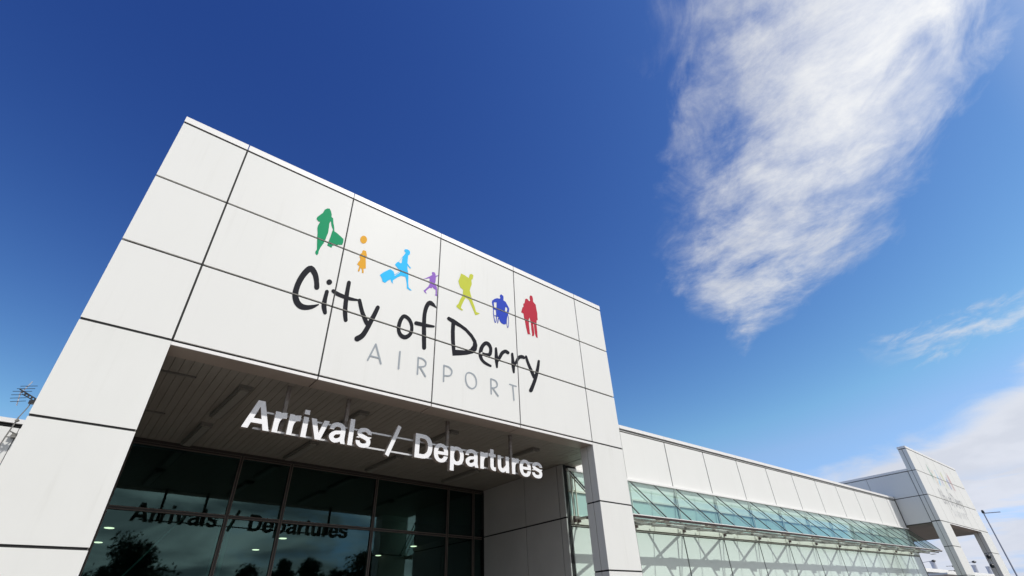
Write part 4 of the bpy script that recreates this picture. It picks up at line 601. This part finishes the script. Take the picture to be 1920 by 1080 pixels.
nodes = [9.5]+nodes
for x in nodes:
    q = MB(); q.tube((x, YW-.09, 3.87), (x, 8.14, 3.84), .022); q.tube((x, YW-.05, 3.9), (x, YW-.05, 4.95), .02)
    q.tube((x, YW-.06, 4.9), sp(x, .98, -.06), .018); br = q.build('bracket', 'cream', can)
    q = MB(); q.box(x-.03, x+.03, YW-.10, YW-.04, 3.80, 3.93); q.build('bracket_shoe', 'redbar', br)
for x in nodes[1:]:
    for (xa, ya, xb, yb) in ((x+2.07, YW-.1, x-.44, 8.15), (x+.61, YW-.1, x+2.28, 8.15)):
        if xa > XE or xb > XE+.4: continue
        q = MB(); q.tube((xa, ya, 3.88), (xb, yb, 3.83), .027); q.build('brace', 'cream', can)
q = MB(); x = X0c+.1                                         # ribbed conduit under the eave
while x < XE:
    q.box(x, x+.035, 8.30, 8.345, 3.80, 3.845); q.box(x+.035, x+.06, 8.31, 8.335, 3.81, 3.835); x += .06
q.build('conduit', 'steel', can)

# the eaves line climbs very slightly to the right, as the roof falls to its gutter
for o_ in [c_ for r_ in (tb, can) for c_ in [*r_.children, *[g_ for h_ in r_.children for g_ in h_.children]]]:
    for v_ in o_.data.vertices:
        if v_.co.z > 1: v_.co.z += .0115*(v_.co.x-22.5)*min(1, (v_.co.z-1)/1.5)

# ================================================================ wing to the left, with its aerial
lb = thing('side_building', 'white flat-roofed building edge behind the portal on the far left', 'building', (-8, 18, .12))
q = MB(); xs_ = [-.79, -1.85, -4.0, -6.2, -8.4, -10.6, -12.8]
B(-13, -.79, 18.04, 26, .12, 6.5).build('core', 'joint', lb)
for i in range(6):
    for lo, hi in ((.13, 1.6), (1.63, 3.1), (3.13, 4.8), (4.815, 6.40)): q.box(xs_[i+1]+.008, xs_[i]-.008, 18.0, 18.039, lo, hi)
q.build('wall', 'panel', lb)
B(-13, -.79, 18.012, 18.039, 6.442, 6.46).build('coping_trim', 'sealant', lb)
B(-13, -.78, 17.95, 26, 6.505, 6.62).build('coping', 'coping', lb)
for o_ in lb.children:
    for v_ in o_.data.vertices:
        v_.co.x *= 1.0222; v_.co.y *= 1.0222
        if v_.co.z > .3: v_.co.z = 1.6+(v_.co.z-1.6)*1.0222
an = thing('tv_aerial', 'small television aerial on a bent mast bracketed to the wall on the far left', 'aerial', (-1.95, 17.7, 6.0))
q = MB(); q.tube((-2.03, 17.6, 5.5), (-1.93, 17.6, 6.57), .016); q.tube((-1.93, 17.6, 6.57), (-1.86, 17.6, 6.85), .012); q.tube((-1.86, 17.6, 6.85), (-1.85, 17.6, 7.02), .011)
mast = q.build('mast', 'fitting', an)
q = MB(); q.tube((-1.985, 17.6, 6.05), (-1.80, 18.39, 6.28), .016); q.tube((-1.96, 17.6, 6.2), (-1.84, 18.39, 6.33), .016); q.box(-1.97, -1.8, 18.32, 18.395, 6.24, 6.36); q.tube((-1.955, 17.6, 6.45), (-1.9, 17.6, 6.5), .04)
q.build('wall_bracket', 'fitting', mast)
q = MB(); q.tube((-2.20, 17.6, 7.28), (-1.45, 17.75, 6.98), .016); q.tube((-2.1, 17.6, 7.16), (-1.45, 17.75, 6.92), .012)
for k in range(9):
    t = k/8; c = Vector((-2.12, 17.6, 7.22)).lerp(Vector((-1.5, 17.74, 6.97)), t); q.box(c.x-.022, c.x+.014, c.y-.05, c.y+.05, c.z-.022, c.z+.018)
q.box(-1.9, -1.76, 17.55, 17.66, 6.95, 7.03)
q.build('boom', 'black', an)
q = MB(); q.tube((-2.12, 17.6, 7.25), (-2.035, 17.6, 7.53), .014); q.tube((-2.15, 17.6, 7.2), (-2.09, 17.6, 6.85), .014); q.build('reflector_frame', 'alu', an)
q = MB()
for z, xa, xb in ((6.945, -2.25, -1.95), (7.03, -2.29, -1.97), (7.12, -2.30, -1.95), (7.215, -2.31, -1.93), (7.30, -2.26, -1.90), (7.38, -2.22, -1.88)):
    q.tube((xa, 17.66, z-.005), (xb, 17.46, z+.012), .0075, 6)
q.build('reflector_rod', 'black', an)

# ================================================================ things beyond the far portal
tl = thing('lamp_mast', 'tall thin lamp mast with one side arm standing right of the far portal', 'lamp post', (60, 9.85, .12))
q = MB(); q.tube((60, 9.85, .1), (60, 9.85, 8.25), .07, 12, .045); q.build('pole', 'flue', tl)
q = MB(); q.tube((60, 9.85, 8.12), (60.1, 8.75, 8.06), .035, 8); q.build('arm', 'flue', tl)
q = MB(); q.lathe((60, 9.85, 8.12), [(0, .26), (.06, .25), (.10, .15), (.10, .02), (.07, 0)], 12); q.build('lamp_head', 'black', tl)
for (x, y, z, lab) in ((100, 24.8, 7.35, 'dark street lamp head between the green wall end and the far portal leg'), (100, 20.2, 6.77, 'dark street lamp head seen between the two legs of the far portal')):
    t = thing('street_lamp', lab, 'street lamp', (x, y+1.9, 0), 'street lamps beyond the far portal')
    q = MB(); q.tube((x, y+1.9, 0), (x, y+1.9, z-.1), .09, 10, .06); q.build('pole', 'galv', t)
    q = MB(); q.tube((x, y+1.9, z-.1), (x, y+.3, z+.02), .03, 8); q.build('arm', 'galv', t)
    q = MB(); q.lathe((x, y, z), [(0, -.16), (.16, -.12), (.30, -.02), (.22, .09), (.1, .15), (0, .17)], 14); q.build('lamp_head', 'black', t)
wk = thing('walkway_shelter', 'low white roofed covered walkway far behind the far portal legs', 'shelter', (120, 26, 0))
B(84, 230, 20, 24, 4.95, 5.13).build('roof_edge', 'coping', wk)
B(90, 230, 27, 33, 6.25, 6.75).build('roof', 'coping', wk)
B(92, 230, 27.3, 32.5, 0, 6.24).build('wall', 'backwall', wk)
for k in range(12): B(86+12*k, 86.3+12*k, 20.6, 20.9, 0, 4.94).build('post', 'coping', wk)
for (x, y, z) in ((112, 28, 8.0), (137, 28, 8.15), (147.5, 28, 8.2), (150.6, 28, 8.2)):
    q = MB(); q.lathe((x, y, 6.7), [(0, 0), (.36, 0), (.36, z-6.8), (.42, z-6.8), (.42, z-6.65), (0, z-6.6)], 14); q.build('flue', 'flue', wk)
ae = thing('rooftop_aerial', 'dark twin aerial on a post beside the far portal left leg', 'aerial', (100, 22.75, 5))
q = MB(); q.tube((100, 22.75, 5), (100, 22.75, 6.6), .06, 8); q.build('post', 'black', ae)
for z in (6.52, 5.95):
    q = MB(); q.tube((100, 22.75, z), (100, 23.6, z+.04), .03, 6); q.box(99.9, 100.1, 22.6, 22.9, z-.12, z+.05)
    for k in range(4): q.tube((99.7, 22.9+.2*k, z+.02), (100.3, 22.9+.2*k, z+.02), .02, 6)
    q.build('boom', 'black', ae)
for (z, ax, lab) in ((4.0, 42.62, 'upper dark dome camera on the right leg of the far portal'), (3.52, 42.30, 'lower dark dome camera on an arm off the far portal right leg')):
    t = thing('dome_camera', lab, 'security camera', (ax, 7.8, z), 'dome cameras on the far portal')
    q = MB(); q.lathe((ax, 7.8, z), [(0, .09), (.06, .09), (.10, .07), (.115, .0), (.115, -.02)], 18); q.build('housing', 'black', t, True)
    q = MB(); q.lathe((ax, 7.8, z), [(.11, -.02), (.10, -.06), (.075, -.095), (.04, -.11), (0, -.115)], 18); q.build('dome', 'dome', t, True)
    q = MB(); q.tube((ax, 7.8, z+.08), (ax, 7.8, z+.2), .03); q.tube((ax, 7.8, z+.19), (42.82, 7.8, z+.12), .028); q.build('bracket', 'galv', t)

# ================================================================ trees across the road (seen mirrored in the entrance glass)
def tree_meshes(seed, h, rad):
    rg = random.Random(seed); q = MB()
    q.tube((0, 0, -.1), (0, 0, h*.5), .22, 9, .14); q.tube((0, 0, h*.5), (.1, 0, h*.86), .14, 8, .04)
    limbs = []
    for k in range(11):
        a = rg.uniform(0, 2*pi); z0 = h*rg.uniform(.22, .7); ln = rad*rg.uniform(.55, .95)*(1.15-z0/h*.5)
        e = Vector((cos(a)*ln, sin(a)*ln, z0+ln*rg.uniform(.3, .7))); q.tube((0, 0, z0), e, .07, 6, .02); limbs.append(e)
    f = MB(); cl = []
    for k in range(64):
        a = rg.uniform(0, 2*pi); u = rg.uniform(.08, .98); r = rad*(sin(pi*min(1, u*.92+.08))**.6)*rg.uniform(.25, 1.0)
        cl.append((Vector((cos(a)*r, sin(a)*r, h*u)), rad*rg.uniform(.2, .38)))
    for c, cr in cl:
        for k in range(120):
            d = Vector((rg.gauss(0, 1), rg.gauss(0, 1), rg.gauss(0, .8))).normalized()*cr*rg.random()**.4
            d *= (1+.55*max(0, rg.gauss(0, .5)))
            p = c+d; s = rg.uniform(.10, .24); n = Vector((rg.gauss(0, 1), rg.gauss(0, 1), rg.gauss(.5, 1))).normalized()
            u_ = n.orthogonal().normalized()*s; v_ = n.cross(u_.normalized())*s*.6
            f.quad(p-u_, p+v_, p+u_, p-v_)
    return q, f
TREES = [('tall broad tree across the road mirrored in the left entrance pane', 9.0, -35, 9.3, 3.7, 1),
         ('medium tree mirrored beside the portal left leg', 3.0, -35.5, 8.0, 3.4, 2),
         ('bushy tree at the left end of the row across the road', -3.5, -36, 8.4, 3.2, 3),
         ('low rounded tree mirrored in the middle of the second pane', 19.4, -35, 7.5, 1.9, 4),
         ('slender tree mirrored right of the low rounded one', 22.6, -34.5, 8.3, 1.5, 5),
         ('tree with a ragged top mirrored near the third mullion', 26, -35.5, 8.4, 2.0, 6),
         ('dense dark tree to the right of the ragged one across the road', 33, -36, 9.5, 3.2, 3),
         ('rounded tree further right across the road', 41, -35, 8.6, 2.8, 1),
         ('slim tree at the far left across the road', -11, -35, 9.5, 2.8, 2)]
for lab, x, y, h, rad, seed in TREES:
    t = thing('broadleaf_tree', lab, 'tree', (x, y, 0), 'trees across the road')
    a, f = tree_meshes(seed, h, rad)
    o = a.build('trunk', 'bark', t, loc=(0, 0, 0)); o = f.build('crown', 'leaf', t, loc=(0, 0, 0))
f = MB(); rg = random.Random(5)
for k in range(42000):
    x = rg.uniform(-70, 100); top = 6.7+.7*sin(x*.23+.4)+.45*sin(x*.61+1)+.3*sin(x*1.7); z = rg.random()**.55*top+rg.gauss(0, .18); yy = -38+rg.uniform(-1.6, 1.6)
    s = rg.uniform(.14, .42); n = Vector((rg.gauss(0, 1), rg.gauss(0, 1), rg.gauss(0, 1))).normalized(); u_ = n.orthogonal().normalized()*s; v_ = n.cross(u_.normalized())*s*.6
    p = Vector((x, yy, z)); f.quad(p-u_, p+v_, p+u_, p-v_)
o = tag(f.build('tree_belt', 'leaf'), 'long dark belt of trees mirrored along the bottom of the entrance glass', 'trees'); o['kind'] = 'stuff'
